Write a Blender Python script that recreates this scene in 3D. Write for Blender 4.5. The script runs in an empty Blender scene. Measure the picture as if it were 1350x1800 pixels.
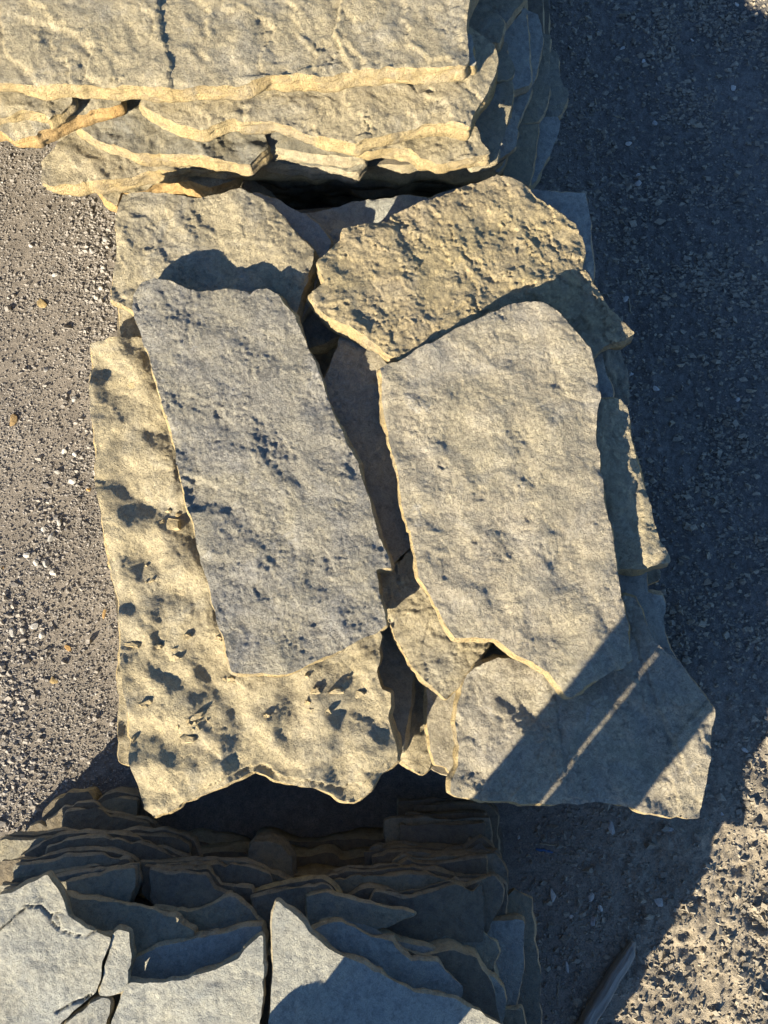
import bpy, bmesh, math, random
import numpy as np
from mathutils import Vector

scene = bpy.context.scene
C = scene.collection
# ------------------------------------------------------------------ camera
CAM_Z = 2.10
TILT = math.radians(8.0)
FPX = 1350.0
cam_d = bpy.data.cameras.new('camera')
cam_d.sensor_fit = 'HORIZONTAL'
cam_d.sensor_width = 36.0
cam_d.lens = 36.0 * FPX / 1350.0
cam_d.clip_start = 0.02
cam_d.clip_end = 500
cam = bpy.data.objects.new('camera', cam_d)
cam.location = (0, 0, CAM_Z)
cam.rotation_euler = (TILT, 0, 0)
C.objects.link(cam)
scene.camera = cam
# ------------------------------------------------------------------ sky, sun, exposure
SUN_EL = math.radians(24.0)
AZ = np.array([0.64, 0.768]); AZ = AZ / np.linalg.norm(AZ)      # the way the light travels over the ground
world = bpy.data.worlds.new('World')
scene.world = world
world.use_nodes = True
wn = world.node_tree.nodes; wl = world.node_tree.links
bg = wn['Background']
sky = wn.new('ShaderNodeTexSky')
sky.sky_type = 'NISHITA'
sky.sun_disc = False
sky.sun_elevation = SUN_EL
sky.ozone_density = 6.0
sky.dust_density = 0.3
sky.sun_rotation = math.atan2(-AZ[0], -AZ[1])
wl.new(sky.outputs[0], bg.inputs[0])
bg.inputs[1].default_value = 0.058
sun_d = bpy.data.lights.new('sun', 'SUN')
sun_d.energy = 5.0
sun_d.angle = math.radians(0.5)
sun_d.color = (1.0, 0.86, 0.64)
sun = bpy.data.objects.new('sun', sun_d)
sd = Vector((AZ[0] * math.cos(SUN_EL), AZ[1] * math.cos(SUN_EL), -math.sin(SUN_EL)))
sun.rotation_euler = sd.to_track_quat('-Z', 'Y').to_euler()
sun.location = (-3, -3.6, 4)
C.objects.link(sun)
scene.view_settings.view_transform = 'Standard'
scene.view_settings.look = 'None'
scene.view_settings.exposure = 1.72
scene.view_settings.gamma = 1.0

# ------------------------------------------------------------------ helpers: noise
_rng = np.random.RandomState(7)
_ang = _rng.rand(4096) * 2 * np.pi
_GX, _GY = np.cos(_ang), np.sin(_ang)
_RV = _rng.rand(4096)

def _h(ix, iy, seed):
    return ((ix * 73856093) ^ (iy * 19349663) ^ (seed * 83492791)) & 4095

def perlin(x, y, seed=0):
    xi = np.floor(x).astype(np.int64); yi = np.floor(y).astype(np.int64)
    xf = x - xi; yf = y - yi
    u = xf * xf * xf * (xf * (xf * 6 - 15) + 10); v = yf * yf * yf * (yf * (yf * 6 - 15) + 10)
    def g(ax, ay):
        k = _h(xi + ax, yi + ay, seed)
        return _GX[k] * (xf - ax) + _GY[k] * (yf - ay)
    a = g(0, 0); b = g(1, 0); c = g(0, 1); d = g(1, 1)
    return (a + u * (b - a) + v * ((c + u * (d - c)) - (a + u * (b - a)))) * 1.5

def fbm(x, y, octs, seed=0, gain=0.5):
    r = 0; a = 1.0; f = 1.0; n = 0
    for i in range(octs):
        ca, sa = math.cos(.6 + 1.1 * i + .37 * (seed % 7)), math.sin(.6 + 1.1 * i + .37 * (seed % 7))
        r = r + a * perlin((x * ca - y * sa) * f + 17.3 * i, (x * sa + y * ca) * f - 9.1 * i, seed + i)
        n += a; a *= gain; f *= 2.03
    return r / n

def sstep(a, b, x):
    t = np.clip((x - a) / (b - a), 0, 1)
    return t * t * (3 - 2 * t)

def worley(x, y, seed):
    """distance to the nearest of one jittered point per cell, and that cell's random value"""
    xi = np.floor(x).astype(np.int64); yi = np.floor(y).astype(np.int64)
    best = np.full(x.shape, 9.0); val = np.zeros(x.shape)
    for ax in (-1, 0, 1):
        for ay in (-1, 0, 1):
            k = _h(xi + ax, yi + ay, seed)
            px = xi + ax + _RV[k]; py = yi + ay + _RV[(k * 7 + 13) & 4095]
            d = np.hypot(px - x, py - y)
            m = d < best
            best = np.where(m, d, best); val = np.where(m, _RV[(k * 3 + 5) & 4095], val)
    return best, val

# ------------------------------------------------------------------ helpers: photograph pixel -> place
_c, _s = math.cos(TILT), math.sin(TILT)
def at(px, py, z, slope=(0, 0), ref=(0, 0)):
    """the point on the (tilted) plane z + slope.(p - ref) that lies on the sight line of a pixel"""
    px = np.asarray(px, float); py = np.asarray(py, float)
    dx = (px - 675) / FPX; dy = (900 - py) / FPX
    ry = dy * _c + _s; rz = dy * _s - _c
    # CAM_Z + t rz = z + ax (t dx - rx) + ay (t ry - ry0)
    t = (z - slope[0] * ref[0] - slope[1] * ref[1] - CAM_Z) / (rz - slope[0] * dx - slope[1] * ry)
    return dx * t, ry * t

def xy(px, py, z):
    a, b = at([px], [py], z)
    return float(a[0]), float(b[0])

# ------------------------------------------------------------------ materials
def nn(t, kind, **kw):
    n = t.nodes.new(kind)
    for k, v in kw.items():
        setattr(n, k, v)
    return n

def ramp(t, pts):
    r = t.nodes.new('ShaderNodeValToRGB')
    e = r.color_ramp.elements
    while len(e) < len(pts):
        e.new(0.5)
    for i, (p, c) in enumerate(pts):
        e[i].position = p
        e[i].color = (*c, 1) if len(c) == 3 else c
    return r

def noise_node(t, vec, scale, detail=4, rough=0.55, dist=0.0):
    n = t.nodes.new('ShaderNodeTexNoise')
    n.inputs['Scale'].default_value = scale
    n.inputs['Detail'].default_value = detail
    n.inputs['Roughness'].default_value = rough
    n.inputs['Distortion'].default_value = dist
    t.links.new(vec, n.inputs['Vector'])
    return n

def mixc(t, fac, a, b, mode='MIX'):
    m = t.nodes.new('ShaderNodeMix')
    m.data_type = 'RGBA'; m.blend_type = mode
    if isinstance(fac, (int, float)):
        m.inputs[0].default_value = fac
    else:
        t.links.new(fac, m.inputs[0])
    for s, v in ((m.inputs[6], a), (m.inputs[7], b)):
        if isinstance(v, tuple):
            s.default_value = (*v, 1)
        else:
            t.links.new(v, s)
    return m.outputs[2]

def base_mat(name):
    m = bpy.data.materials.new(name)
    m.use_nodes = True
    t = m.node_tree
    b = t.nodes['Principled BSDF']
    b.inputs['Roughness'].default_value = 0.9
    b.inputs['Specular IOR Level'].default_value = 0.25
    return m, t, b

def stone_mat(name, main, alt, patch, fine_h=0.0016, mid_h=0.0022, stain=0.5, fine_scale=330, scuff=0.0):
    """layered sandstone: a main colour, iron-tinted clouds, grey patches, dark specks, grain"""
    m, t, b = base_mat(name)
    tc = nn(t, 'ShaderNodeTexCoord')
    oi = nn(t, 'ShaderNodeObjectInfo')
    mul = nn(t, 'ShaderNodeVectorMath', operation='SCALE')
    cmb = nn(t, 'ShaderNodeCombineXYZ')
    for i in range(3):
        t.links.new(oi.outputs['Random'], cmb.inputs[i])
    t.links.new(cmb.outputs[0], mul.inputs[0]); mul.inputs['Scale'].default_value = 37.0
    add = nn(t, 'ShaderNodeVectorMath', operation='ADD')
    t.links.new(tc.outputs['Object'], add.inputs[0]); t.links.new(mul.outputs[0], add.inputs[1])
    mp = nn(t, 'ShaderNodeMapping'); mp.inputs['Rotation'].default_value = (.63, .41, .77)
    t.links.new(add.outputs[0], mp.inputs[0])
    v = mp.outputs[0]
    n1 = noise_node(t, v, 5.0, 5, 0.6, 0.6)
    r1 = ramp(t, [(0.36, (0, 0, 0)), (0.64, (1, 1, 1))]); t.links.new(n1.outputs[0], r1.inputs[0])
    col = mixc(t, r1.outputs[0], main, alt)
    n2 = noise_node(t, v, 9.0, 6, 0.65, 1.0)
    r2 = ramp(t, [(0.48, (0, 0, 0)), (0.68, (1, 1, 1))]); t.links.new(n2.outputs[0], r2.inputs[0])
    f2 = nn(t, 'ShaderNodeMath', operation='MULTIPLY'); t.links.new(r2.outputs[0], f2.inputs[0]); f2.inputs[1].default_value = stain
    col = mixc(t, f2.outputs[0], col, patch)
    n3 = noise_node(t, v, 60.0, 6, 0.7)
    r3 = ramp(t, [(0.30, (0.66, 0.66, 0.68)), (0.52, (1, 1, 1)), (0.75, (1.18, 1.15, 1.08))]); t.links.new(n3.outputs[0], r3.inputs[0])
    col = mixc(t, 1.0, col, r3.outputs[0], 'MULTIPLY')
    n4 = noise_node(t, v, 420.0, 3, 0.7)
    r4 = ramp(t, [(0.30, (0.72, 0.72, 0.73)), (0.5, (1, 1, 1)), (0.74, (1.15, 1.14, 1.1))]); t.links.new(n4.outputs[0], r4.inputs[0])
    col = mixc(t, 1.0, col, r4.outputs[0], 'MULTIPLY')
    if scuff:
        n5 = noise_node(t, v, 16.0, 8, 0.75, 0.8)
        r5 = ramp(t, [(0.60, (0, 0, 0)), (0.72, (scuff, scuff, scuff))]); t.links.new(n5.outputs[0], r5.inputs[0])
        col = mixc(t, r5.outputs[0], col, (.50, .50, .49))
        n6 = noise_node(t, v, 22.0, 7, 0.75, 0.6)
        r6 = ramp(t, [(0.64, (0, 0, 0)), (0.74, (.55, .55, .55))]); t.links.new(n6.outputs[0], r6.inputs[0])
        col = mixc(t, r6.outputs[0], col, (.17, .175, .19))
    t.links.new(col, b.inputs['Base Color'])
    # grain
    nb1 = noise_node(t, v, fine_scale, 5, 0.72, .4)
    nb2 = noise_node(t, v, 70.0, 7, 0.68, 0.3)
    nb3 = noise_node(t, v, 150.0, 5, 0.75, 0.6)
    rb3 = ramp(t, [(.40, (0, 0, 0)), (.50, (.8, .8, .8)), (.66, (1, 1, 1))]); t.links.new(nb3.outputs[0], rb3.inputs[0])
    bp3 = nn(t, 'ShaderNodeBump'); bp3.inputs['Strength'].default_value = 1.0; bp3.inputs['Distance'].default_value = fine_h * .55
    t.links.new(rb3.outputs[0], bp3.inputs['Height'])
    bp1 = nn(t, 'ShaderNodeBump'); bp1.inputs['Strength'].default_value = 1.0; bp1.inputs['Distance'].default_value = fine_h * 1.9
    bp2 = nn(t, 'ShaderNodeBump'); bp2.inputs['Strength'].default_value = 1.0; bp2.inputs['Distance'].default_value = mid_h
    t.links.new(nb1.outputs[0], bp1.inputs['Height'])
    t.links.new(nb2.outputs[0], bp2.inputs['Height'])
    t.links.new(bp2.outputs[0], bp3.inputs['Normal']); t.links.new(bp3.outputs[0], bp1.inputs['Normal'])
    t.links.new(bp1.outputs[0], b.inputs['Normal'])
    return m

M = {}
M['grey']   = stone_mat('stone_weathered_grey', (0.31, 0.30, 0.265), (0.345, 0.325, 0.26), (0.29, 0.295, 0.30), 0.0030, 0.0040, 0.6, scuff=.9)
M['pale']   = stone_mat('stone_pale_tan', (0.37, 0.335, 0.245), (0.345, 0.315, 0.25), (0.32, 0.315, 0.29), 0.0020, 0.0026, 0.5, scuff=.5)
M['tan']    = stone_mat('stone_tan', (0.385, 0.34, 0.23), (0.36, 0.32, 0.225), (0.31, 0.305, 0.27), 0.0018, 0.0034, 0.6)
M['ochre']  = stone_mat('stone_ochre', (0.375, 0.325, 0.21), (0.35, 0.31, 0.215), (0.31, 0.30, 0.255), 0.0016, 0.0030, 0.5)
M['flaky']  = stone_mat('stone_flaky_tan', (0.38, 0.32, 0.19), (0.35, 0.295, 0.195), (0.29, 0.275, 0.23), 0.0018, 0.0045, 0.45)
M['blue']   = stone_mat('stone_blue_grey', (0.31, 0.32, 0.295), (0.345, 0.34, 0.285), (0.265, 0.285, 0.28), 0.0012, 0.0022, 0.6)
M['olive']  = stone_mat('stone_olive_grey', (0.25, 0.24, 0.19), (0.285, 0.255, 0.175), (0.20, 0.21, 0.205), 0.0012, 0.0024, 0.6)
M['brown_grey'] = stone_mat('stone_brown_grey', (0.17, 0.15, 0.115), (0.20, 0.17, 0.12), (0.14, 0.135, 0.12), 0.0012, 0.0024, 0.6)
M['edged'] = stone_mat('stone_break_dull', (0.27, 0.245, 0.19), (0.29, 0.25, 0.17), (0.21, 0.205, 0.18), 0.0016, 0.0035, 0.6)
M['edge']   = stone_mat('stone_fresh_break_cream', (0.45, 0.365, 0.205), (0.43, 0.335, 0.175), (0.31, 0.275, 0.205), 0.0022, 0.0060, 0.95)
M['rust']   = stone_mat('stone_break_rust', (0.42, 0.27, 0.11), (0.43, 0.32, 0.16), (0.40, 0.31, 0.18), 0.0018, 0.0045, 0.5)
M['edgeg']  = stone_mat('stone_break_grey', (0.35, 0.32, 0.23), (0.36, 0.30, 0.19), (0.29, 0.28, 0.24), 0.0015, 0.0035, 0.5)

# ------------------------------------------------------------------ mesh helpers
def link(name, me, mats, loc=(0, 0, 0), parent=None):
    o = bpy.data.objects.new(name, me)
    for m in mats:
        me.materials.append(m)
    o.location = loc
    C.objects.link(o)
    if parent:
        o.parent = parent
    return o

def tag(o, label=None, cat=None, group=None, kind=None):
    if label: o['label'] = label
    if cat: o['category'] = cat
    if group: o['group'] = group
    if kind: o['kind'] = kind
    return o

def mesh_np(name, V, faces4=None, faces3=None, ngons=None, mat4=None, smooth4=None):
    """build a mesh quickly from numpy vertex / quad / triangle arrays (+ a few n-gons)"""
    me = bpy.data.meshes.new(name)
    loops = []; starts = []; totals = []
    n = 0
    if faces4 is not None and len(faces4):
        loops.append(faces4.ravel()); k = len(faces4)
        starts.append(np.arange(k) * 4 + n); totals.append(np.full(k, 4)); n += 4 * k
    if faces3 is not None and len(faces3):
        loops.append(faces3.ravel()); k = len(faces3)
        starts.append(np.arange(k) * 3 + n); totals.append(np.full(k, 3)); n += 3 * k
    for g in ngons or []:
        loops.append(np.asarray(g)); starts.append(np.array([n])); totals.append(np.array([len(g)])); n += len(g)
    L = np.concatenate(loops).astype(np.int32)
    S = np.concatenate(starts).astype(np.int32)
    me.vertices.add(len(V)); me.vertices.foreach_set('co', np.asarray(V, np.float32).ravel())
    me.loops.add(len(L)); me.loops.foreach_set('vertex_index', L)
    me.polygons.add(len(S)); me.polygons.foreach_set('loop_start', S)
    if mat4 is not None:
        me.polygons.foreach_set('material_index', np.asarray(mat4, np.int32))
    if smooth4 is not None:
        me.polygons.foreach_set('use_smooth', np.asarray(smooth4, bool))
    me.update(calc_edges=True)
    me.validate()
    return me

def densify(P, step):
    Q = []
    n = len(P)
    for i in range(n):
        a = P[i]; b = P[(i + 1) % n]
        k = max(1, int(np.ceil(np.hypot(*(b - a)) / step)))
        for j in range(k):
            Q.append(a + (b - a) * j / k)
    return np.array(Q)

def ring_normals(Q, w=2):
    T = np.roll(Q, -w, 0) - np.roll(Q, w, 0)
    N = np.stack([T[:, 1], -T[:, 0]], 1)
    N /= np.maximum(np.linalg.norm(N, axis=1, keepdims=True), 1e-9)
    return N

def area(P):
    x, y = P[:, 0], P[:, 1]
    return 0.5 * np.sum(x * np.roll(y, -1) - y * np.roll(x, -1))

def inside(poly, gx, gy):
    """scan-line test for every (gx[j], gy[i]) -> bool [len(gy), len(gx)]"""
    A = poly; B = np.roll(poly, -1, 0)
    out = np.zeros((len(gy), len(gx)), bool)
    for i, y in enumerate(gy):
        m = (A[:, 1] <= y) != (B[:, 1] <= y)
        if not m.any():
            continue
        xs = np.sort(A[m, 0] + (y - A[m, 1]) / (B[m, 1] - A[m, 1]) * (B[m, 0] - A[m, 0]))
        out[i] = np.searchsorted(xs, gx) % 2 == 1
    return out

def seg_dist(X, Y, P):
    """signed-side and distance of points to an open polyline P"""
    best = np.full(X.shape, 1e9); side = np.zeros(X.shape)
    for i in range(len(P) - 1):
        a, b = P[i], P[i + 1]
        d = b - a; L2 = d @ d + 1e-12
        t = np.clip(((X - a[0]) * d[0] + (Y - a[1]) * d[1]) / L2, 0, 1)
        qx = X - a[0] - t * d[0]; qy = Y - a[1] - t * d[1]
        dist = np.hypot(qx, qy)
        m = dist < best - 1e-9
        best = np.where(m, dist, best)
        side = np.where(m, np.sign(d[0] * qy - d[1] * qx), side)
    return side, best

REL = {
    #        swells(amp,scale)     lumps             grit              ledges(step,spacing,heading,cover)  hollows(amp,size,share)
    'grey':  dict(und=(.0056, .085, .32), mid=(.0017, .034), fine=(.00048, .0085), ter=(.0026, .042, .75, .80), dim=(.0016, .05, .08)),
    'pale':  dict(und=(.0062, .085, .30), mid=(.0015, .038), fine=(.00036, .0090), ter=(.0020, .050, 1.2, .72), dim=(.0012, .06, .08)),
    'tan':   dict(und=(.0085, .095, .38), mid=(.0020, .042), fine=(.00036, .0085), ter=(.0034, .050, .5, .70), dim=(.0015, .07, .1)),
    'bumpy': dict(und=(.0112, .078, .20), mid=(.0018, .045), fine=(.00036, .0085), ter=(.0026, .052, 1.0, .55), dim=(.0018, .14, .15)),
    'flaky': dict(und=(.0060, .10, .42), mid=(.0016, .034), fine=(.00045, .0085), ter=(.0058, .052, .85, .85), dim=(.0010, .06, .1)),
    'smooth': dict(und=(.0036, .12, .4), mid=(.0012, .040), fine=(.00032, .0085), ter=(.0020, .060, 2.0, .50), dim=(.0006, .07, .1)),
    'ledgy': dict(und=(.0056, .13, .42), mid=(.0018, .040), fine=(.00042, .0085), ter=(.0060, .075, .45, .80), dim=(.0008, .07, .1)),
    'flat':  dict(und=(.0014, .15, .4), mid=(.0009, .050), fine=(.00032, .0085), ter=(.0016, .060, .8, .55), dim=(.0004, .07, .1)),
}

def relief(X, Y, kind, seed):
    R = REL[kind]
    us = R['und'][1]
    wx = X + .30 * us * fbm(X / us, Y / us, 2, seed + 2); wy = Y + .30 * us * fbm(X / us + 4, Y / us + 8, 2, seed + 4)
    h = R['und'][0] * 2 * fbm(wx / us, wy / us, 4, seed, R['und'][2])
    calm = .35 + 1.2 * sstep(-.25, .45, fbm(X / .10, Y / .10, 3, seed + 8))       # some areas smooth, others rough
    ms = R['mid'][1]
    rid = fbm(wx / ms, wy / (ms * 1.3), 4, seed + 11, .58)
    h += R['mid'][0] * 2 * calm * (.9 * rid - .3 * np.abs(fbm(wx / ms + 7, wy / ms, 3, seed + 15)))
    g = fbm(X / R['fine'][1], Y / R['fine'][1], 3, seed + 23, .65)
    h += R['fine'][0] * 2 * (.45 + .75 * calm) * (g + .35 * np.tanh(7 * g))
    # split bedding: runs of small crisp steps that all drop the same way, with flat ground between
    st, sc, hd, cov = R['ter']
    for q, (f_, dh) in enumerate(((1.0, 0.0), (.5, .5 + math.pi))):
        s_ = sc * f_
        wx2 = X + .8 * s_ * fbm(X / (.9 * s_), Y / (.9 * s_), 5, seed + 31 + q, .6)
        wy2 = Y + .8 * s_ * fbm(X / (.9 * s_) + 5, Y / (.9 * s_) + 9, 5, seed + 37 + q, .6)
        n = (wx2 * math.cos(hd + dh) + wy2 * math.sin(hd + dh)) / s_ * .8 + 1.3 * fbm(wx2 / (2 * s_), wy2 / (2 * s_), 3, seed + 41 + q)
        fr = n - np.floor(n)
        cover = sstep(.28 - .6 * cov, .48 - .6 * cov, fbm(X / (2.2 * s_), Y / (2.2 * s_), 3, seed + 45 + q))
        h += st * f_ * (1 if q == 0 else .75) * cover * (sstep(0.0, 0.075, fr) - fr - .2)
    am_, ds, share = R['dim']
    d, v = worley(wx / ds, wy / ds, seed + 51)
    d = d + .22 * fbm(X / (.4 * ds), Y / (.4 * ds), 3, seed + 53)
    h += am_ * np.where(v < share, -sstep(.55, .05, d) * (.4 + v / share), np.where(v > 1 - .6 * share, .7 * sstep(.5, .05, d), 0))
    return h

def crack(px, seed, amp):
    """break straight outline runs into short angular splits"""
    r = np.random.RandomState(seed + 9)
    out = []
    n = len(px)
    for i in range(n):
        a = np.array(px[i], float); b = np.array(px[(i + 1) % n], float)
        out.append(tuple(a))
        L = np.hypot(*(b - a))
        k = int(L // 22)
        if k < 1 or L > 320:
            continue
        nrm = np.array([b[1] - a[1], a[0] - b[0]]) / max(L, 1e-6)
        for t_ in np.sort(r.uniform(.1, .9, k)):
            out.append(tuple(a + (b - a) * t_ + nrm * r.uniform(-amp, amp)))
    return out

SURF = {}
def top_z(label, x, y):
    X, Y, Z = SURF[label]
    return float(Z[((X - x) ** 2 + (Y - y) ** 2).argmin()])

def slab(label, px, z, t=0.04, mat='tan', edge='edge', rel='tan', seed=1, slope=(0, 0), res=0.004, bat=0.16,
         rough=1.0, ledges=(), chips=0.7, group=None, cat='flagstone', name='flagstone', split=2.0, jag=1.0, extra=None, grooves=()):
    """one flagstone: outline + broken rim + relief on top + fractured sides + underside"""
    px = np.array(crack(px, seed, split), float)
    # the slab's own plane is tilted about the centre of its outline
    cx, cy = at(px[:, 0], px[:, 1], z)
    ref = (cx.mean(), cy.mean())
    wx, wy = at(px[:, 0], px[:, 1], z, slope, ref)
    P = np.stack([wx, wy], 1)
    if area(P) < 0:
        P = P[::-1]
    Q = densify(P, res * 0.8)
    s = np.concatenate([[0], np.cumsum(np.hypot(*np.diff(Q, axis=0).T))])
    N = ring_normals(Q, 2)
    j = .0034 * fbm(Q[:, 0] / .08, Q[:, 1] / .08, 4, seed + 5) + .0022 * sstep(.1, .3, perlin(Q[:, 0] / .05, Q[:, 1] / .05, seed + 3)) + .0018 * sstep(.0, .5, fbm(Q[:, 0] / .1, Q[:, 1] / .1, 2, seed + 7)) * fbm(Q[:, 0] / .018, Q[:, 1] / .018, 2, seed + 6)
    Q = Q + N * (j * jag)[:, None]
    org = np.array([ref[0], ref[1]])
    x0, y0 = Q.min(0) - res; x1, y1 = Q.max(0) + res
    gx = np.arange(x0, x1 + res, res); gy = np.arange(y0, y1 + res, res)
    cxs = (gx[:-1] + gx[1:]) / 2; cys = (gy[:-1] + gy[1:]) / 2
    mask = inside(Q, cxs, cys)
    # tidy: drop cells that hang on by a corner
    for _ in range(3):
        p = np.pad(mask, 1)
        nb = p[:-2, 1:-1].astype(int) + p[2:, 1:-1] + p[1:-1, :-2] + p[1:-1, 2:]
        mask &= nb >= 2
        p = np.pad(mask, 1)
        a = p[:-1, :-1]; b = p[:-1, 1:]; c = p[1:, :-1]; d = p[1:, 1:]
        bad = (a & d & ~b & ~c) | (b & c & ~a & ~d)
        ii, jj = np.nonzero(bad)
        for i_, j_ in zip(ii, jj):
            for (u, w) in ((i_ - 1, j_ - 1), (i_ - 1, j_), (i_, j_ - 1), (i_, j_)):
                if 0 <= u < mask.shape[0] and 0 <= w < mask.shape[1]:
                    mask[u, w] = True
    nx = len(gx)
    ii, jj = np.nonzero(mask)
    quads = np.stack([ii * nx + jj, ii * nx + jj + 1, (ii + 1) * nx + jj + 1, (ii + 1) * nx + jj], 1)
    used, inv = np.unique(quads, return_inverse=True)
    quads = inv.reshape(-1, 4)
    X = gx[used % nx].copy(); Y = gy[used // nx].copy()
    # rim loops
    e = np.concatenate([quads[:, [0, 1]], quads[:, [1, 2]], quads[:, [2, 3]], quads[:, [3, 0]]])
    nv = len(X)
    key = e[:, 0] * nv + e[:, 1]; rev = e[:, 1] * nv + e[:, 0]
    be = e[~np.isin(key, rev)]
    nxt = {}
    for a_, b_ in be:
        nxt.setdefault(int(a_), []).append(int(b_))
    loops = []
    while nxt:
        st = next(iter(nxt)); lp = []; cur = st
        while cur in nxt:
            lp.append(cur); b_ = nxt[cur].pop()
            if not nxt[cur]:
                del nxt[cur]
            cur = b_
            if cur == st:
                break
        if len(lp) > 2:
            loops.append(lp)
    bidx = np.unique(be)
    bx = np.stack([X[bidx], Y[bidx]], 1)
    for k in range(0, len(bidx), 400):
        D = ((bx[k:k + 400, None, :] - Q[None]) ** 2).sum(2)
        bx[k:k + 400] = Q[D.argmin(1)]
    X[bidx] = bx[:, 0]; Y[bidx] = bx[:, 1]
    for lp in loops:                                  # even out the snapped rim
        if len(lp) > 12:
            a_ = np.array(lp)
            for _ in range(1):
                X[a_] = .5 * X[a_] + .25 * (X[np.roll(a_, 1)] + X[np.roll(a_, -1)])
                Y[a_] = .5 * Y[a_] + .25 * (Y[np.roll(a_, 1)] + Y[np.roll(a_, -1)])
    # distance to the rim
    Qs = Q[::3]
    dist = np.empty(nv)
    for k in range(0, nv, 4000):
        D = (X[k:k + 4000, None] - Qs[None, :, 0]) ** 2 + (Y[k:k + 4000, None] - Qs[None, :, 1]) ** 2
        dist[k:k + 4000] = np.sqrt(D.min(1))
    Z = relief(X, Y, rel, seed)
    for (lp, hgt, dec) in ledges:
        lx, ly = at(np.array(lp, float)[:, 0], np.array(lp, float)[:, 1], z, slope, ref)
        L = densify(np.stack([lx, ly], 1), .02)[:-1]
        L = np.concatenate([L, [[lx[-1], ly[-1]]]]) if False else np.stack([lx, ly], 1)
        wxx = X + .006 * fbm(X / .03, Y / .03, 3, seed + 71); wyy = Y + .006 * fbm(X / .03 + 3, Y / .03 + 7, 3, seed + 73)
        sd_, dd = seg_dist(wxx, wyy, L)
        Z = Z + np.where(sd_ > 0, hgt * np.exp(-dd / dec), 0)
    for (lp, dep, wid) in grooves:
        lp = np.array(lp, float)
        lx, ly = at(lp[:, 0], lp[:, 1], z, slope, ref)
        wxx = X + .005 * fbm(X / .025, Y / .025, 3, seed + 75); wyy = Y + .005 * fbm(X / .025 + 3, Y / .025 + 7, 3, seed + 77)
        Z = Z - dep * np.exp(-(seg_dist(wxx, wyy, np.stack([lx, ly], 1))[1] / wid) ** 2)
    if extra is not None:
        Z = Z + extra(X, Y)
    chip = sstep(-.15, .55, fbm(X / .06, Y / .06, 3, seed + 61))
    Z = Z - chips * (.0006 + .008 * chip ** 3) * np.clip(1 - dist / (.003 + .018 * chip), 0, 1) ** 1.2
    plane = slope[0] * (X - ref[0]) + slope[1] * (Y - ref[1])
    V = [np.stack([X - org[0], Y - org[1], Z + plane], 1)]
    F = [quads]; mats = [np.zeros(len(quads), int)]; smooth = [np.ones(len(quads), bool)]
    ngons = []
    base = nv
    K = max(3, int(round(t / max(.0055, res * 1.2))))
    for lp in loops:
        lp = np.array(lp)
        R = np.stack([X[lp], Y[lp]], 1)
        NN = ring_normals(R, 4)
        for _ in range(3):
            NN = (np.roll(NN, 1, 0) + NN + np.roll(NN, -1, 0)) / 3
        NN /= np.maximum(np.linalg.norm(NN, axis=1, keepdims=True), .3)
        n = len(lp)
        bw = bat * (1 + 3.2 * fbm(R[:, 0] / .13, R[:, 1] / .13, 2, seed + 81))
        top = Z[lp] + plane[lp]
        bot = -t + slope[0] * (R[:, 0] - ref[0]) + slope[1] * (R[:, 1] - ref[1])
        rings = []
        for k in range(K + 1):
            f = k / K
            zz = top * (1 - f) + bot * f
            fr = .0050 * rough * (fbm(R[:, 0] / .05 + f * t / .03, R[:, 1] / .05 - f * t / .022, 4, seed + 91, .45))
            stp = .0036 * rough * np.tanh(9 * perlin(R[:, 0] / .12 + 3, f * t / .013 + R[:, 1] / .12, seed + 95))
            off = bw * t * (f ** .8) * .6 + (fr + stp) * min(1, f * 4) - .55 * t * max(0, f - .7) * bat
            rings.append(np.stack([R[:, 0] + NN[:, 0] * off - org[0], R[:, 1] + NN[:, 1] * off - org[1], zz], 1))
        V.append(np.concatenate(rings))
        k0 = np.arange(n); k1 = (k0 + 1) % n
        for k in range(K):
            a = base + k * n; b = a + n
            F.append(np.stack([a + k0, b + k0, b + k1, a + k1], 1))
            mats.append(np.ones(n, int)); smooth.append(np.ones(n, bool))
        if n == max(len(l) for l in loops):
            ngons.append((base + K * n + k0)[::-1])
        base += n * (K + 1)
    V = np.concatenate(V); V[:, 2] += t
    F = np.concatenate(F)
    mats = np.concatenate(mats + [np.ones(len(ngons), int)]); smooth = np.concatenate(smooth + [np.zeros(len(ngons), bool)])
    me = mesh_np(name, V, F, None, ngons, mats, smooth)
    o = link(name, me, [M[mat], M[edge]], (org[0], org[1], z - t))
    SURF[label] = (X, Y, Z + plane + z)
    return tag(o, label, cat, group)

# ================================================================== THE SETTING: ground
def ground_height(X, Y):
    """packed fine gravel on the left, trodden lumpy soil on the right"""
    right = sstep(.35, .75, X)
    h = .010 * fbm(X / .5, Y / .5, 3, 301) + .003 * fbm(X / .06, Y / .06, 3, 302)
    cl = fbm(X / .035, Y / .035, 4, 303, .6)
    big = fbm(X / .16, Y / .16, 3, 304)
    se = sstep(-.15, -.75, Y)                       # the loose, deeper trodden corner
    d, v = worley(X / .026, Y / .026, 305)
    d2, v2 = worley(X / .012, Y / .012, 306)
    clod = (.0028 * v * sstep(.8, .1, d + .3 * cl)) + .0022 * v2 * sstep(.7, .1, d2)
    h = h + right * (.011 * cl + .010 * big * (1 + 1.3 * se) + clod * (.8 + .9 * se) + .0040 * fbm(X / .012, Y / .012, 3, 309))
    pit = sstep(.10, .45, fbm(X / .10 + 3 + .5 * cl, Y / .10 + .5 * big, 4, 307))
    h = h - right * se * .010 * pit
    h = h + (1 - right) * (.0022 * fbm(X / .012, Y / .012, 3, 308))
    return h

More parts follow.
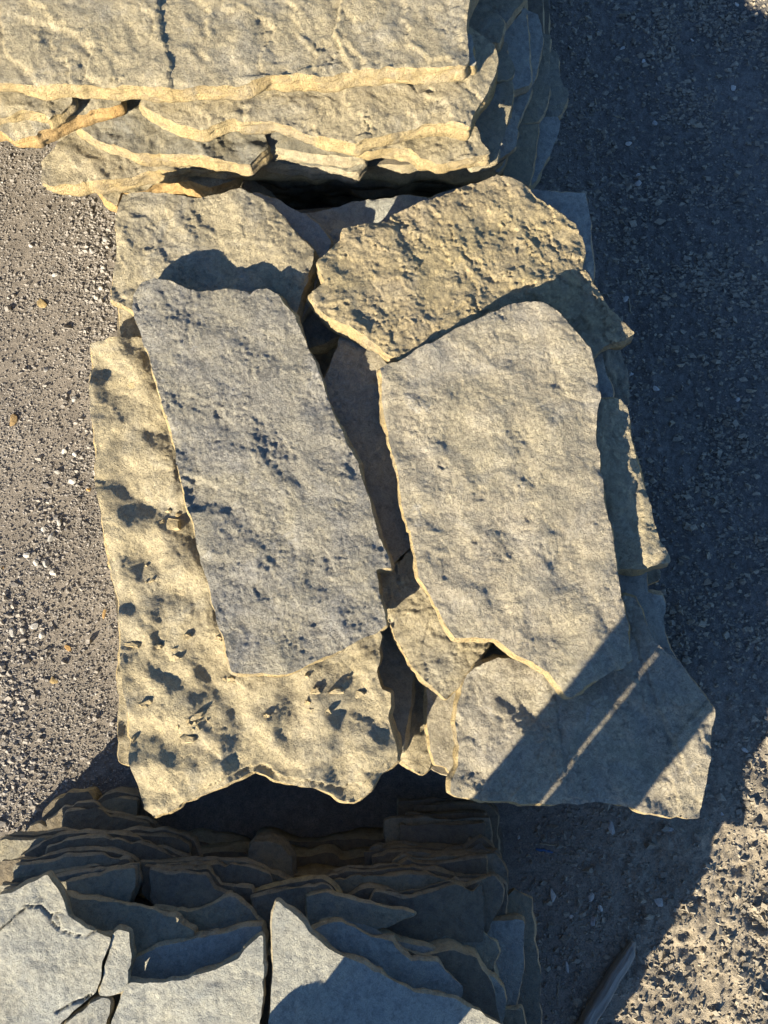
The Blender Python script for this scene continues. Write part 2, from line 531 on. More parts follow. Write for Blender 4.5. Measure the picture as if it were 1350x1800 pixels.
def axis(fine0, fine1, step, far):
    a = list(np.arange(fine0, fine1, step))
    s = step; x = fine1; up = []
    while x < far:
        up.append(x); s *= 1.35; x += s
    s = step; x = fine0; dn = []
    while x > -far:
        s *= 1.35; x -= s; dn.append(x)
    return np.array(dn[::-1] + a + up)

def soil_mat():
    m, t, b = base_mat('ground_gravel_soil')
    tc = nn(t, 'ShaderNodeTexCoord'); v = tc.outputs['Object']
    sep = nn(t, 'ShaderNodeSeparateXYZ'); t.links.new(v, sep.inputs[0])
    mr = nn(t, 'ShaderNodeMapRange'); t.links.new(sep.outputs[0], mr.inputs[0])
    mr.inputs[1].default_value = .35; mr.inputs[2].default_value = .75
    n0 = noise_node(t, v, 3.0, 5, .6)
    n1 = noise_node(t, v, 45.0, 6, .7)
    n2 = noise_node(t, v, 260.0, 4, .75)
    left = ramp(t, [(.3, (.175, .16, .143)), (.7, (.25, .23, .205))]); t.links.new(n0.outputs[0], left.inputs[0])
    shade_soil = ramp(t, [(.3, (.125, .123, .118)), (.7, (.195, .19, .18))]); t.links.new(n0.outputs[0], shade_soil.inputs[0])  # right-hand soil, darkened for the shade it lies in
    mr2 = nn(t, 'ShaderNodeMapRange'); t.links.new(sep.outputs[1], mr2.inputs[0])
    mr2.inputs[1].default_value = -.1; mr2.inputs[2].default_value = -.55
    lit_soil = ramp(t, [(.3, (.235, .212, .172)), (.7, (.33, .295, .235))]); t.links.new(n0.outputs[0], lit_soil.inputs[0])
    rcol = mixc(t, mr2.outputs[0], shade_soil.outputs[0], lit_soil.outputs[0])  # sun and shade painted into the soil colour, paler towards the sunlit corner
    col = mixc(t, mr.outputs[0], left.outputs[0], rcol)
    r1 = ramp(t, [(.28, (.6, .6, .6)), (.72, (1.3, 1.28, 1.24))]); t.links.new(n1.outputs[0], r1.inputs[0])
    col = mixc(t, 1.0, col, r1.outputs[0], 'MULTIPLY')
    r2 = ramp(t, [(.3, (.55, .55, .55)), (.7, (1.4, 1.38, 1.35))]); t.links.new(n2.outputs[0], r2.inputs[0])
    col = mixc(t, 1.0, col, r2.outputs[0], 'MULTIPLY')
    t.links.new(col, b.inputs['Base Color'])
    bp = nn(t, 'ShaderNodeBump'); bp.inputs['Distance'].default_value = .004
    t.links.new(n2.outputs[0], bp.inputs['Height']); t.links.new(bp.outputs[0], b.inputs['Normal'])
    return m
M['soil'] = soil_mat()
GX = np.concatenate([axis(-1.25, .34, .012, 60.0)[:-42], np.arange(.35, 1.36, .0050), axis(-1.25, 1.36, .008, 60.0)[-40:]]); GX = np.unique(GX.round(5)); GX = GX[np.concatenate([[True], np.diff(GX) > .0015])]
GY = axis(-1.12, 1.98, .0058, 60.0)
xx, yy = np.meshgrid(GX, GY)
zz = ground_height(xx, yy) * np.exp(-np.maximum(0, np.hypot(xx, yy) - 4) / 4)
nyy, nxx = xx.shape
i0 = (np.arange(nyy - 1)[:, None] * nxx + np.arange(nxx - 1)[None]).ravel()
fq = np.stack([i0, i0 + 1, i0 + nxx + 1, i0 + nxx], 1)
me = mesh_np('ground', np.stack([xx.ravel(), yy.ravel(), zz.ravel()], 1), fq, smooth4=np.ones(len(fq), bool))
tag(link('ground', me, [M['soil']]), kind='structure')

def gz(x, y):
    return float(ground_height(np.array([x]), np.array([y]))[0])

# ================================================================== MIDDLE STACK
A_PX = [(252,497),(270,490),(300,497),(345,510),(395,509),(434,515),(440,518),(452,509),(470,506),(485,515),(498,532),(520,558),(540,612),(558,655),(580,710),(605,770),(628,815),(645,870),(662,930),(680,975),(688,998),(662,1003),(666,1050),(680,1098),(660,1115),(620,1132),(580,1152),(540,1170),(490,1186),(460,1183),(430,1185),(408,1180),(400,1150),(385,1100),(372,1060),(360,1010),(348,960),(340,920),(328,885),(318,850),(310,800),(300,755),(285,705),(270,655),(258,615),(240,570),(231,540),(240,515)]
B_PX = [(668,648),(700,636),(740,612),(790,585),(850,556),(905,531),(930,531),(958,537),(990,560),(1010,580),(1035,612),(1047,650),(1054,700),(1048,760),(1055,820),(1063,880),(1078,950),(1085,1010),(1095,1060),(1103,1110),(1112,1160),(1095,1172),(1060,1188),(1030,1205),(998,1227),(985,1205),(965,1180),(940,1168),(908,1152),(890,1138),(868,1122),(835,1120),(800,1120),(780,1090),(765,1060),(750,1038),(735,1015),(728,970),(712,905),(700,850),(690,790),(678,740),(670,690)]

def pits(spots, z):
    """shallow spalls at given places: (px, py, radius, depth)"""
    pts = [(*xy(a, b, z), r, d) for a, b, r, d in spots]
    def f(X, Y):
        h = np.zeros_like(X)
        for (a, b, r, d) in pts:
            q = np.hypot(X - a, Y - b) / r + .35 * fbm(X / (.6 * r), Y / (.6 * r), 2, int(a * 999) & 255)
            h -= d * sstep(1.0, .72, q)
        return h
    return f

slab('grey pitted slab on top of the middle stack, left of the pale one', A_PX, .600, .035, 'grey', 'edge', 'grey', 11, res=.0026, bat=.16,
     extra=pits([(350,868,.036,.007),(330,850,.02,.005),(548,1085,.02,.003),(385,725,.012,.004),(470,1030,.03,.003),(250,530,.02,.003)], .6))
slab('large pale tan slab on top of the middle stack, right of the grey one', B_PX, .600, .036, 'pale', 'edge', 'pale', 29, res=.0026, bat=.16,
     extra=pits([(780,815,.012,.004),(845,868,.017,.0018),(930,912,.008,.003),(835,950,.008,.003)], .6))
C_PX = [(157,602),(200,597),(240,592),(300,600),(420,620),(520,700),(560,850),(610,960),(640,1060),(672,1118),(665,1150),(662,1180),(672,1212),(688,1218),(690,1240),(683,1258),(690,1290),(697,1310),(698,1340),(690,1350),(670,1365),(645,1395),(622,1413),(600,1408),(580,1395),(555,1385),(525,1382),(505,1380),(480,1372),(462,1362),(445,1358),(430,1365),(400,1378),(360,1398),(320,1412),(290,1430),(265,1442),(250,1425),(240,1380),(228,1330),(225,1270),(212,1150),(210,1080),(195,1000),(180,920),(170,850),(165,760),(160,680)]
slab('big dimpled ochre slab under the grey one, littered with stone chips', C_PX, .550, .042, 'ochre', 'edge', 'bumpy', 43, res=.0028, bat=.16,
     ledges=[([(690,1330),(640,1375),(600,1385),(540,1368),(500,1372),(470,1350),(440,1345),(400,1365)], -.010, .10)])
slab('thin slab edge peeping out left under the dimpled ochre slab', [(213,1090),(212,1140),(207,1200),(208,1300),(211,1340),(228,1346),(400,1300),(500,1100),(300,1040)], .495, .04, 'ochre', 'edge', 'tan', 51)
D_PX = [(215,340),(260,338),(300,342),(340,348),(400,340),(420,332),(450,345),(480,360),(500,380),(515,405),(530,420),(552,440),(548,470),(535,510),(520,556),(480,575),(300,572),(240,552),(232,545),(215,533),(195,525),(198,480),(207,440),(205,380)]
slab('tan slab at the upper left of the middle stack, half shaded', D_PX, .553, .038, 'tan', 'edge', 'tan', 61, res=.0028, bat=.16)
slab('ochre slab corner showing between the two left slabs of the middle stack', [(206,528),(210,560),(213,600),(330,620),(420,500),(300,470),(210,480)], .500, .04, 'ochre', 'edge', 'tan', 67)
E_PX = [(560,462),(580,440),(600,418),(603,405),(640,395),(680,388),(690,375),(720,365),(760,352),(800,335),(840,322),(875,308),(900,318),(930,332),(950,350),(985,375),(1010,395),(1023,415),(1028,445),(1022,470),(1042,500),(1060,525),(1085,555),(1113,585),(1100,598),(1060,612),(1045,628),(1000,640),(930,560),(860,566),(800,592),(740,622),(705,632),(680,620),(640,590),(600,570),(560,540),(540,520),(560,505),(570,495),(562,480)]
slab('rough flaky tan slab at the upper right of the middle stack', E_PX, .568, .04, 'flaky', 'edge', 'flaky', 73, slope=(-.085, -.03), res=.0026, bat=.16)
F_PX = [(820,1185),(838,1170),(870,1160),(895,1157),(925,1165),(990,1150),(1060,1120),(1085,1060),(1098,1046),(1118,1052),(1127,1080),(1140,1110),(1150,1128),(1165,1140),(1190,1160),(1215,1195),(1252,1245),(1250,1300),(1243,1370),(1232,1438),(1205,1436),(1180,1438),(1150,1430),(1110,1418),(1050,1408),(980,1410),(920,1412),(850,1406),(810,1402),(792,1393),(793,1370),(805,1345),(808,1310),(800,1270),(803,1240),(812,1215)]
slab('big slab at the lower right of the middle stack, crossed by shadow bands', F_PX, .552, .036, 'pale', 'edge', 'tan', 83, res=.0028, bat=.16,
     ledges=[([(1232,1240),(1190,1290),(1170,1340),(1185,1385)], .006, .06), ([(985,1300),(975,1220),(1010,1190)], .003, .08), ([(1130,1160),(1160,1250),(1190,1320)], .005, .09)])
slab('smooth shaded slab sunk in the gap between the two top slabs', [(597,592),(615,590),(635,597),(660,615),(672,632),(684,645),(740,700),(760,800),(745,940),(718,966),(690,990),(676,985),(640,940),(590,830),(560,730),(560,690),(568,668),(582,640)], .540, .03, 'pale', 'edge', 'smooth', 91)
slab('cracked tan slab tip in the gap below the shaded slab', [(660,1003),(690,992),(705,985),(722,965),(770,960),(810,1040),(850,1080),(868,1120),(862,1130),(848,1150),(838,1175),(820,1192),(800,1212),(783,1230),(760,1208),(742,1190),(720,1163),(700,1128),(680,1085),(668,1040)], .532, .03, 'ochre', 'edge', 'ledgy', 97, res=.003,
     ledges=[([(720,1075),(735,1075),(770,1068)], -.003, .05), ([(748,1110),(755,1080),(765,1075)], .003, .04)])
slab('dark slab in the cleft right of the dimpled ochre slab', [(620,1090),(690,1095),(708,1140),(727,1178),(722,1240),(712,1290),(708,1320),(620,1340)], .466, .04, 'olive', 'edgeg', 'smooth', 101)
slab('small tan slab deep in the cleft, lit at its lower end', [(660,1180),(725,1175),(748,1185),(754,1250),(758,1325),(752,1352),(742,1362),(720,1350),(702,1336),(690,1322)], .425, .04, 'ochre', 'edge', 'tan', 103)
slab('grey tan slab strip beside the crossed slab, under the cracked tip', [(750,1180),(800,1150),(880,1180),(880,1360),(830,1385),(797,1366),(785,1348),(765,1345),(756,1320),(752,1270)], .492, .038, 'pale', 'edge', 'smooth', 107)
slab('shaded slab corner behind the flaky slab, beside the open ground', [(900,335),(940,333),(985,338),(1028,340),(1035,380),(1040,440),(1043,497),(960,500),(900,450)], .490, .04, 'blue', 'edgeg', 'smooth', 109)
I_PX = [(1020,700),(1055,703),(1090,703),(1100,712),(1107,740),(1115,780),(1130,840),(1145,905),(1160,950),(1178,990),(1140,996),(1100,1001),(1060,1006),(1020,990)]
slab('long shaded slab with a sunlit right edge beside the pale top slab', I_PX, .552, .038, 'tan', 'edge', 'tan', 113, res=.003, bat=.16)
slab('shaded slab between the long right slab and the crossed slab', [(1060,990),(1137,998),(1139,1040),(1165,1046),(1172,1128),(1195,1165),(1130,1170),(1060,1110)], .500, .04, 'blue', 'edgeg', 'smooth', 127)
slab('small brown block under the corner of the long right slab', [(1110,985),(1150,992),(1161,1006),(1156,1020),(1140,1028),(1110,1020)], .455, .05, 'olive', 'edge', 'tan', 131)
slab('olive slab low on the right side, below the flaky slab corner', [(1040,600),(1085,608),(1100,640),(1107,690),(1106,712),(1075,720),(1040,700)], .455, .05, 'olive', 'edgeg', 'tan', 137)
slab('narrow grey slab squeezed in below the flaky slab corner', [(1020,610),(1058,615),(1062,640),(1068,665),(1078,703),(1050,712),(1020,700)], .505, .035, 'blue', 'edgeg', 'smooth', 139)
slab('blue grey slab between the two upper slabs, behind the tan one', [(420,345),(450,338),(482,350),(522,370),(560,395),(581,425),(572,450),(556,490),(550,520),(525,565),(460,560),(420,450)], .508, .035, 'blue', 'edgeg', 'smooth', 149)
slab('blue grey slab along the back of the middle stack, behind the flaky one', [(505,372),(560,371),(600,362),(620,355),(660,353),(690,352),(709,341),(760,346),(800,332),(830,330),(830,440),(700,470),(560,460),(520,420)], .462, .04, 'blue', 'edgeg', 'tan', 151)
slab('dark slab with white specks in the hollow at the centre', [(490,560),(540,510),(600,560),(605,588),(560,606),(530,615),(490,600)], .478, .04, 'olive', 'edgeg', 'smooth', 157)
slab('dark slab at the bottom of the central hollow', [(520,625),(560,615),(600,606),(610,650),(570,710),(520,720)], .39, .045, 'olive', 'edgeg', 'smooth', 163)

def filler(px, z, t, seed, what, mat='brown_grey', edge='edgeg', shrink=1.0, bat=.16):
    px = np.array(px, float)
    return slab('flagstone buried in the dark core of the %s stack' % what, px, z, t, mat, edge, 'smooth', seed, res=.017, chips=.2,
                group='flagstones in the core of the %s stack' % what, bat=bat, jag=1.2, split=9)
k = 0
for z in (.385, .31, .235, .16, .085):
    f = 1 - (.40 - z) * .12
    def sc(p):
        return [(680 + (a - 680) * f, 880 + (b - 880) * f) for a, b in p]
    o_ = 14 * math.sin(k * 2.3)
    filler(sc([(225 + o_, 372), (600 + o_, 366), (640 - o_, 800), (600, 1340), (430, 1345 + o_), (250 + o_, 1372), (190, 980), (205, 620)]), z, .07, 400 + k, 'middle')
    filler(sc([(615 + o_, 366), (1000 - o_, 372), (1065, 560), (1090 + o_, 800), (1130, 1080), (1225 + o_ * .5, 1255), (1215 - o_ * .5, 1400), (1000, 1385), (800, 1362), (720, 1340 + o_), (615, 1330), (655 - o_, 800)]), z - .004, .066, 430 + k, 'middle')
    k += 1

# ================================================================== TOP STACK
slab('broad grey tan slab on top of the upper stack, cut by the frame', [(-330,-420),(960,-420),(900,-200),(850,-80),(826,0),(820,50),(823,105),(818,118),(760,118),(700,120),(640,122),(600,125),(560,130),(520,128),(470,131),(430,145),(370,150),(300,155),(200,152),(100,148),(30,145),(-60,140),(-330,140)],
     .696, .040, 'tan', 'edge', 'ledgy', 201, res=.0039, bat=.16,
     ledges=[([(622,128),(605,95),(588,60),(597,20),(600,-60)], -.012, .20), ([(302,152),(300,110),(285,60),(278,0),(270,-60)], .0055, .12), ([(70,148),(40,115),(8,95),(0,40)], -.007, .10), ([(560,115),(500,128),(450,132)], .004, .06), ([(150,80),(125,55),(95,45)], -.004, .05)])
slab('slab second from the top at the front right of the upper stack', [(245,183),(270,140),(400,100),(800,45),(824,50),(842,58),(868,76),(874,85),(877,100),(872,125),(860,155),(848,178),(835,198),(826,228),(812,222),(790,215),(745,217),(700,228),(650,241),(625,250),(600,243),(560,238),(500,222),(470,215),(400,211),(362,228),(330,222),(290,205)],
     .650, .036, 'ochre', 'edge', 'ledgy', 211, res=.0034, bat=.16)
slab('small block wedged under the right end of the topmost upper slab', [(790,60),(826,62),(832,85),(838,113),(832,118),(800,116)], .674, .022, 'blue', 'edge', 'smooth', 213)
slab('ochre slab third from the top at the front of the upper stack', [(600,215),(700,190),(832,210),(845,245),(860,270),(835,274),(800,283),(770,287),(740,278),(720,262),(690,258),(650,268),(622,258)], .580, .036, 'ochre', 'edge', 'flaky', 217, res=.0036)
slab('grey slab end at the far left of the upper stack, with cream edge', [(-330,100),(118,150),(125,178),(105,195),(83,208),(78,200),(60,197),(35,196),(10,205),(-330,212)], .622, .028, 'tan', 'edge', 'tan', 221, res=.0036)
slab('slab with a rust orange edge at the left of the upper stack', [(-330,160),(212,160),(212,182),(180,190),(140,200),(110,210),(85,225),(60,236),(20,240),(0,228),(-330,226)], .587, .034, 'tan', 'rust', 'tan', 223, res=.0036)
slab('long olive slab with a thick cream front edge, left of the upper stack', [(130,215),(145,200),(250,170),(450,190),(470,260),(440,290),(400,284),(320,268),(235,267),(190,254),(165,243),(145,225)], .550, .036, 'olive', 'edge', 'tan', 227, res=.0034, bat=.16)
slab('square cornered brown slab jutting left from the upper stack', [(70,282),(95,260),(122,232),(200,200),(400,250),(430,290),(330,296),(280,302),(215,314),(160,320),(130,324),(90,324),(70,318)], .506, .036, 'ochre', 'edge', 'tan', 229, res=.0034)
slab('small orange broken slab under the jutting brown slab', [(168,325),(215,300),(300,296),(420,298),(416,318),(370,330),(330,318),(280,318),(240,335),(212,338),(205,365),(190,352)], .455, .045, 'ochre', 'rust', 'tan', 233)
slab('low orange slab right of the jutting brown slab, partly shaded', [(280,320),(400,300),(440,310),(470,335),(490,352),(470,356),(430,338),(400,330),(360,335),(300,338)], .36, .05, 'ochre', 'rust', 'tan', 235)
slab('rounded brown slab in the shadow under the upper stack front', [(440,236),(470,215),(640,215),(640,270),(600,273),(540,268),(480,258),(445,256)], .536, .036, 'olive', 'edgeg', 'smooth', 239)
slab('shaded slab under the rounded brown one, upper stack front', [(436,262),(470,240),(640,250),(642,285),(628,300),(600,298),(540,290),(470,284)], .490, .036, 'olive', 'edgeg', 'smooth', 241)
# right flank, stepping down to the ground
RF = [
 ('shaded slab right of the topmost upper slab, rounded end', [(790,-60),(840,3),(862,12),(880,28),(887,40),(883,60),(878,76),(850,75),(800,60)], .582, .035, 'olive'),
 ('shaded slab at the top edge of the frame, right flank of the upper stack', [(800,-80),(930,-40),(924,-5),(912,12),(897,32),(886,46),(830,40)], .535, .036, 'olive'),
 ('small angular stone wedged on the right flank of the upper stack', [(868,80),(888,72),(894,80),(891,92),(900,108),(906,122),(902,134),(890,141),(866,142)], .54, .04, 'olive'),
 ('dark slab below the second slab, right flank of the upper stack', [(810,240),(850,165),(880,146),(900,140),(903,152),(898,190),(893,212),(888,235),(878,255),(874,284),(830,292)], .536, .036, 'olive'),
 ('blue grey slab set on the right flank of the upper stack', [(860,60),(905,35),(925,10),(929,60),(931,110),(934,140),(930,150),(905,158),(870,150)], .450, .036, 'blue'),
 ('small blue slab end under the dark slab, right flank', [(870,205),(893,203),(905,212),(910,235),(908,255),(895,270),(876,282),(860,250)], .452, .036, 'blue'),
 ('long upright looking slab with a pale rim on the right flank', [(900,10),(928,18),(945,25),(952,45),(954,80),(947,115),(941,138),(932,165),(920,195),(912,215),(905,235),(895,260),(888,290),(876,305),(850,290),(880,150)], .405, .04, 'blue'),
 ('grey slab low on the right flank with a sharp lower tip', [(880,225),(915,216),(947,213),(946,240),(941,270),(937,300),(930,328),(915,320),(885,310)], .350, .045, 'olive'),
 ('brown slab low on the right flank, beside the pale rimmed one', [(930,70),(952,58),(967,62),(966,90),(966,120),(968,140),(963,180),(955,200),(945,214),(915,218),(910,180)], .350, .045, 'olive'),
 ('blue slab lowest on the right flank above the shaded corner', [(935,210),(955,207),(980,205),(985,215),(983,230),(975,250),(965,275),(955,295),(945,315),(932,329),(920,300)], .295, .05, 'blue'),
 ('lowest knobbly slab on the right flank, nearest the open ground', [(940,95),(967,85),(978,92),(983,100),(984,125),(990,150),(1000,160),(998,175),(986,200),(978,206),(950,206)], .290, .05, 'olive'),
]
for i, (lb, p, z, t, m) in enumerate(RF):
    slab(lb, p, z, .022, m, 'edgeg', 'flat', 251 + 3 * i, res=.0034, bat=.08, split=2.0, jag=.3, chips=.25, slope=(-.04, 0) if z < .5 else (0, 0))
k = 0
for z, s_ in ((.440, 286), (.385, 292), (.325, 305), (.255, 314), (.185, 322), (.110, 330)):
    o_ = 10 * math.sin(k * 1.9 + 1)
    filler([(-330, -420), (300 + o_, -420), (330, 100), (300 + o_, s_ - 20), (250, s_ - 22), (215 + o_, 260), (150, 215), (-330, 185)], z, .064, 500 + k, 'upper')
    filler([(340, -420), (900, -420), (925 - o_, -50), (900, 120), (880 + o_, 280), (860, s_ + 8), (760 + o_, s_), (680, s_ + 10 - o_), (560, s_), (480 + o_, s_ + 14), (330 + o_, s_), (345, 100)], z - .004, .060, 530 + k, 'upper')
    k += 1
filler([(760, -420), (945, -300), (955, 60), (960, 190), (930, 300), (800, 300)], .235, .05, 560, 'upper')
filler([(760, -420), (955, -300), (965, 60), (972, 170), (950, 280), (925, 315), (800, 310)], .17, .15, 561, 'upper')

# ================================================================== LOWER STACK
BS = [
 ('cracked blue grey slab at the lower left corner, on top of the lower stack', [(-8,1640),(0,1572),(25,1568),(60,1550),(83,1536),(95,1555),(112,1592),(117,1612),(150,1632),(197,1648),(188,1672),(180,1690),(177,1720),(168,1745),(150,1760),(110,1795),(60,1850),(0,1920),(-8,2200)], .510, .036, 'blue', 'tan', (0, 0), .0034),
 ('broken piece with jagged right end beside the cracked slab', [(200,1640),(208,1634),(228,1637),(231,1680),(225,1705),(222,1738),(200,1749),(192,1752),(172,1750),(181,1722),(184,1700),(193,1672)], .506, .03, 'blue', 'ledgy', (0, 0), .0034),
 ('broken corner piece at the bottom edge, below the cracked slab', [(155,1768),(180,1754),(195,1758),(191,1785),(180,1830),(120,2300),(-8,2300),(-8,1960),(66,1855),(115,1800)], .506, .032, 'blue', 'tan', (0, 0), .0042),
 ('pale blue slab with raised right corner, bottom centre', [(228,1727),(262,1728),(320,1722),(380,1705),(420,1685),(440,1660),(462,1637),(464,1700),(459,1790),(452,1850),(430,2450),(140,2450),(186,1830),(196,1795),(213,1750)], .508, .036, 'blue', 'tan', (0, .03), .0036),
 ('pointed blue slab at the bottom centre, mostly in shadow', [(482,1598),(487,1582),(500,1595),(520,1610),(545,1640),(580,1670),(640,1695),(680,1718),(730,1745),(800,1755),(830,1772),(880,1800),(905,1845),(1045,1890),(1050,2078),(890,2150),(890,2450),(450,2450),(468,1850),(476,1760),(480,1700),(478,1650)], .512, .036, 'blue', 'smooth', (0, 0), .0036),
 ('dark blue slab between the pale blue slab and the tan one behind it', [(230,1690),(275,1665),(300,1660),(360,1648),(430,1630),(462,1625),(464,1680),(420,1760),(228,1760)], .468, .034, 'blue', 'smooth', (0, .04), .0036),
 ('dark leaf shaped slab right under the pointed blue slab', [(545,1638),(570,1625),(590,1620),(612,1626),(640,1640),(690,1655),(705,1675),(722,1690),(770,1690),(790,1712),(815,1735),(813,1752),(760,1790),(560,1740)], .470, .033, 'blue', 'smooth', (0, .03), .0036),
 ('second dark slab under the leaf shaped one, rounded right end', [(560,1620),(600,1613),(640,1625),(700,1655),(760,1668),(790,1690),(830,1700),(870,1720),(888,1745),(886,1795),(840,1840),(600,1720)], .428, .036, 'blue', 'tan', (0, .02), .0036),
 ('olive slab with a split right end, behind the dark blue slabs', [(530,1608),(600,1602),(690,1600),(722,1598),(770,1620),(850,1640),(872,1655),(878,1672),(866,1702),(850,1720),(780,1740),(560,1660)], .388, .036, 'olive', 'tan', (0, 0), .0036),
 ('blue slab with a straight pale right edge, lower stack', [(700,1608),(790,1611),(850,1618),(921,1618),(921,1700),(906,1770),(886,1810),(870,1900),(700,1800)], .345, .036, 'blue', 'smooth', (0, 0), .0036),
 ('tan wedge just behind the point of the pointed slab', [(538,1577),(575,1568),(640,1588),(700,1600),(735,1608),(650,1640),(540,1625)], .428, .034, 'olive', 'smooth', (0, 0), .004),
 ('dark slab lowest on the right side of the lower stack', [(790,1618),(840,1592),(890,1577),(905,1563),(936,1580),(938,1650),(951,1715),(950,1800),(945,1950),(800,1900)], .290, .05, 'olive', 'smooth', (0, 0), .0042),
 ('small slab corner at the bottom edge beside the straight edged slab', [(850,1790),(882,1775),(918,1771),(926,1810),(940,2000),(860,2000)], .392, .04, 'olive', 'smooth', (0, 0), .0042),
 ('brown tan slab behind the broken piece, smooth and rounded', [(105,1570),(140,1583),(210,1586),(262,1598),(305,1612),(342,1636),(345,1665),(300,1690),(235,1700),(130,1660)], .455, .034, 'olive', 'smooth', (0, .02), .0036),
 ('humped brown slab right of the smooth brown tan one', [(262,1592),(330,1604),(372,1592),(392,1580),(415,1578),(440,1598),(470,1635),(430,1660),(330,1660),(280,1625)], .424, .034, 'olive', 'tan', (0, 0), .0036),
]
GRV = [([(0,1632),(22,1614),(42,1597)], .008, .0016), ([(44,1592),(72,1597),(88,1608),(112,1608)], .008, .0015),
       ([(88,1608),(88,1622),(104,1638),(150,1648),(172,1634)], .007, .0013), ([(95,1612),(103,1622),(102,1634)], .005, .0012), ([(100,1780),(130,1762),(160,1750)], .01, .002)]
for i, (lb, p, z, t, m, r, sl, rs) in enumerate(BS):
    lg = ()
    if i == 0:
        lg = [([(0,1632),(20,1615),(40,1598),(50,1590)], .004, .05)]
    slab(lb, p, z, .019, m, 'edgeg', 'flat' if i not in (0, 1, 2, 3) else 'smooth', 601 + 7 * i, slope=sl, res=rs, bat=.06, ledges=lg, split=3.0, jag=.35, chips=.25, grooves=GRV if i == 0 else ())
ROWS = [
 ('long shaded slab across the left of the lower stack', [(-8,1570),(0,1556),(90,1545),(170,1530),(245,1517),(247,1552),(220,1600),(-8,1650)], .400, .036),
 ('shaded split slab beside the long one, lower stack', [(250,1520),(300,1530),(365,1527),(386,1555),(442,1562),(450,1600),(300,1610),(250,1570)], .388, .04),
 ('shaded slab with a notched tan rim near the middle of the lower stack', [(440,1572),(460,1565),(500,1555),(540,1548),(566,1545),(586,1558),(596,1572),(600,1620),(450,1640)], .388, .034),
 ('shaded lobed slab in the third row, left side of the lower stack', [(-8,1525),(0,1515),(60,1510),(130,1497),(180,1495),(238,1512),(260,1560),(-8,1600)], .350, .04),
 ('shaded slab in the third row, centre of the lower stack', [(246,1516),(340,1512),(430,1515),(470,1530),(520,1556),(520,1600),(250,1570)], .342, .04),
 ('dark slab with a peaked edge under the tan wedge', [(610,1578),(650,1560),(700,1570),(750,1560),(790,1548),(822,1560),(868,1538),(883,1560),(882,1590),(850,1650),(620,1650)], .372, .034),
 ('dark slab behind the peaked one, right half of the lower stack', [(566,1545),(610,1532),(720,1526),(742,1530),(800,1540),(870,1538),(890,1556),(890,1620),(570,1620)], .330, .036),
 ('dark lobed slab in the fourth row at the left, lower stack', [(30,1508),(75,1480),(105,1468),(150,1464),(200,1465),(262,1480),(332,1510),(300,1560),(40,1560)], .305, .04),
 ('dark slab in the fourth row at the right, lower stack', [(690,1514),(710,1502),(750,1510),(810,1505),(870,1500),(886,1520),(894,1568),(880,1620),(690,1600)], .285, .04),
 ('dark slab in the fifth row at the far left, lower stack', [(-8,1490),(0,1470),(75,1466),(115,1460),(170,1470),(160,1540),(-8,1560)], .265, .04),
 ('dark slab in the fifth row, left of centre, lower stack', [(180,1466),(240,1458),(300,1462),(340,1478),(352,1510),(330,1560),(180,1540)], .255, .04),
 ('dark slab in the fifth row at the right, lower stack', [(640,1498),(700,1490),(820,1495),(845,1470),(872,1500),(880,1590),(640,1580)], .240, .04),
 ('rounded dark lump of stone in the hollow of the lower stack', [(438,1492),(447,1480),(470,1478),(497,1490),(513,1507),(518,1545),(440,1545)], .235, .06),
 ('dark peaked slab in the sixth row at the left, lower stack', [(80,1442),(100,1432),(113,1418),(165,1410),(190,1428),(258,1440),(272,1448),(290,1500),(85,1510)], .170, .05),
 ('small sunlit slab at the ground by the left end of the lower stack', [(74,1450),(78,1422),(90,1410),(112,1402),(118,1394),(155,1390),(165,1405),(150,1470),(90,1480)], .090, .05),
 ('low slab in shade beside the sunlit one at the ground', [(168,1410),(185,1398),(205,1392),(246,1400),(255,1425),(260,1480),(170,1470)], .085, .05),
 ('flat dark slab low at the right end of the lower stack', [(676,1442),(700,1438),(780,1440),(860,1438),(864,1482),(880,1560),(676,1560)], .180, .045),
 ('flat dark slab at the ground, right end of the lower stack', [(700,1408),(760,1404),(850,1404),(876,1425),(884,1480),(890,1560),(700,1560)], .100, .05),
 ('small pointed stone at the ground, far left of the lower stack', [(42,1470),(55,1452),(68,1446),(95,1456),(105,1470),(90,1500),(50,1500)], .145, .05),
]
for i, (lb, p, z, t) in enumerate(ROWS):
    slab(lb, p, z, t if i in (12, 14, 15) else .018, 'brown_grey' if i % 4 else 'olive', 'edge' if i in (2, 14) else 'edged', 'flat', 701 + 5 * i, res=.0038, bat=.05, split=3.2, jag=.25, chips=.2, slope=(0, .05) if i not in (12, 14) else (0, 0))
def word_count_ok(t):
    return len(t.split()) <= 16
r_ = np.random.RandomState(5)
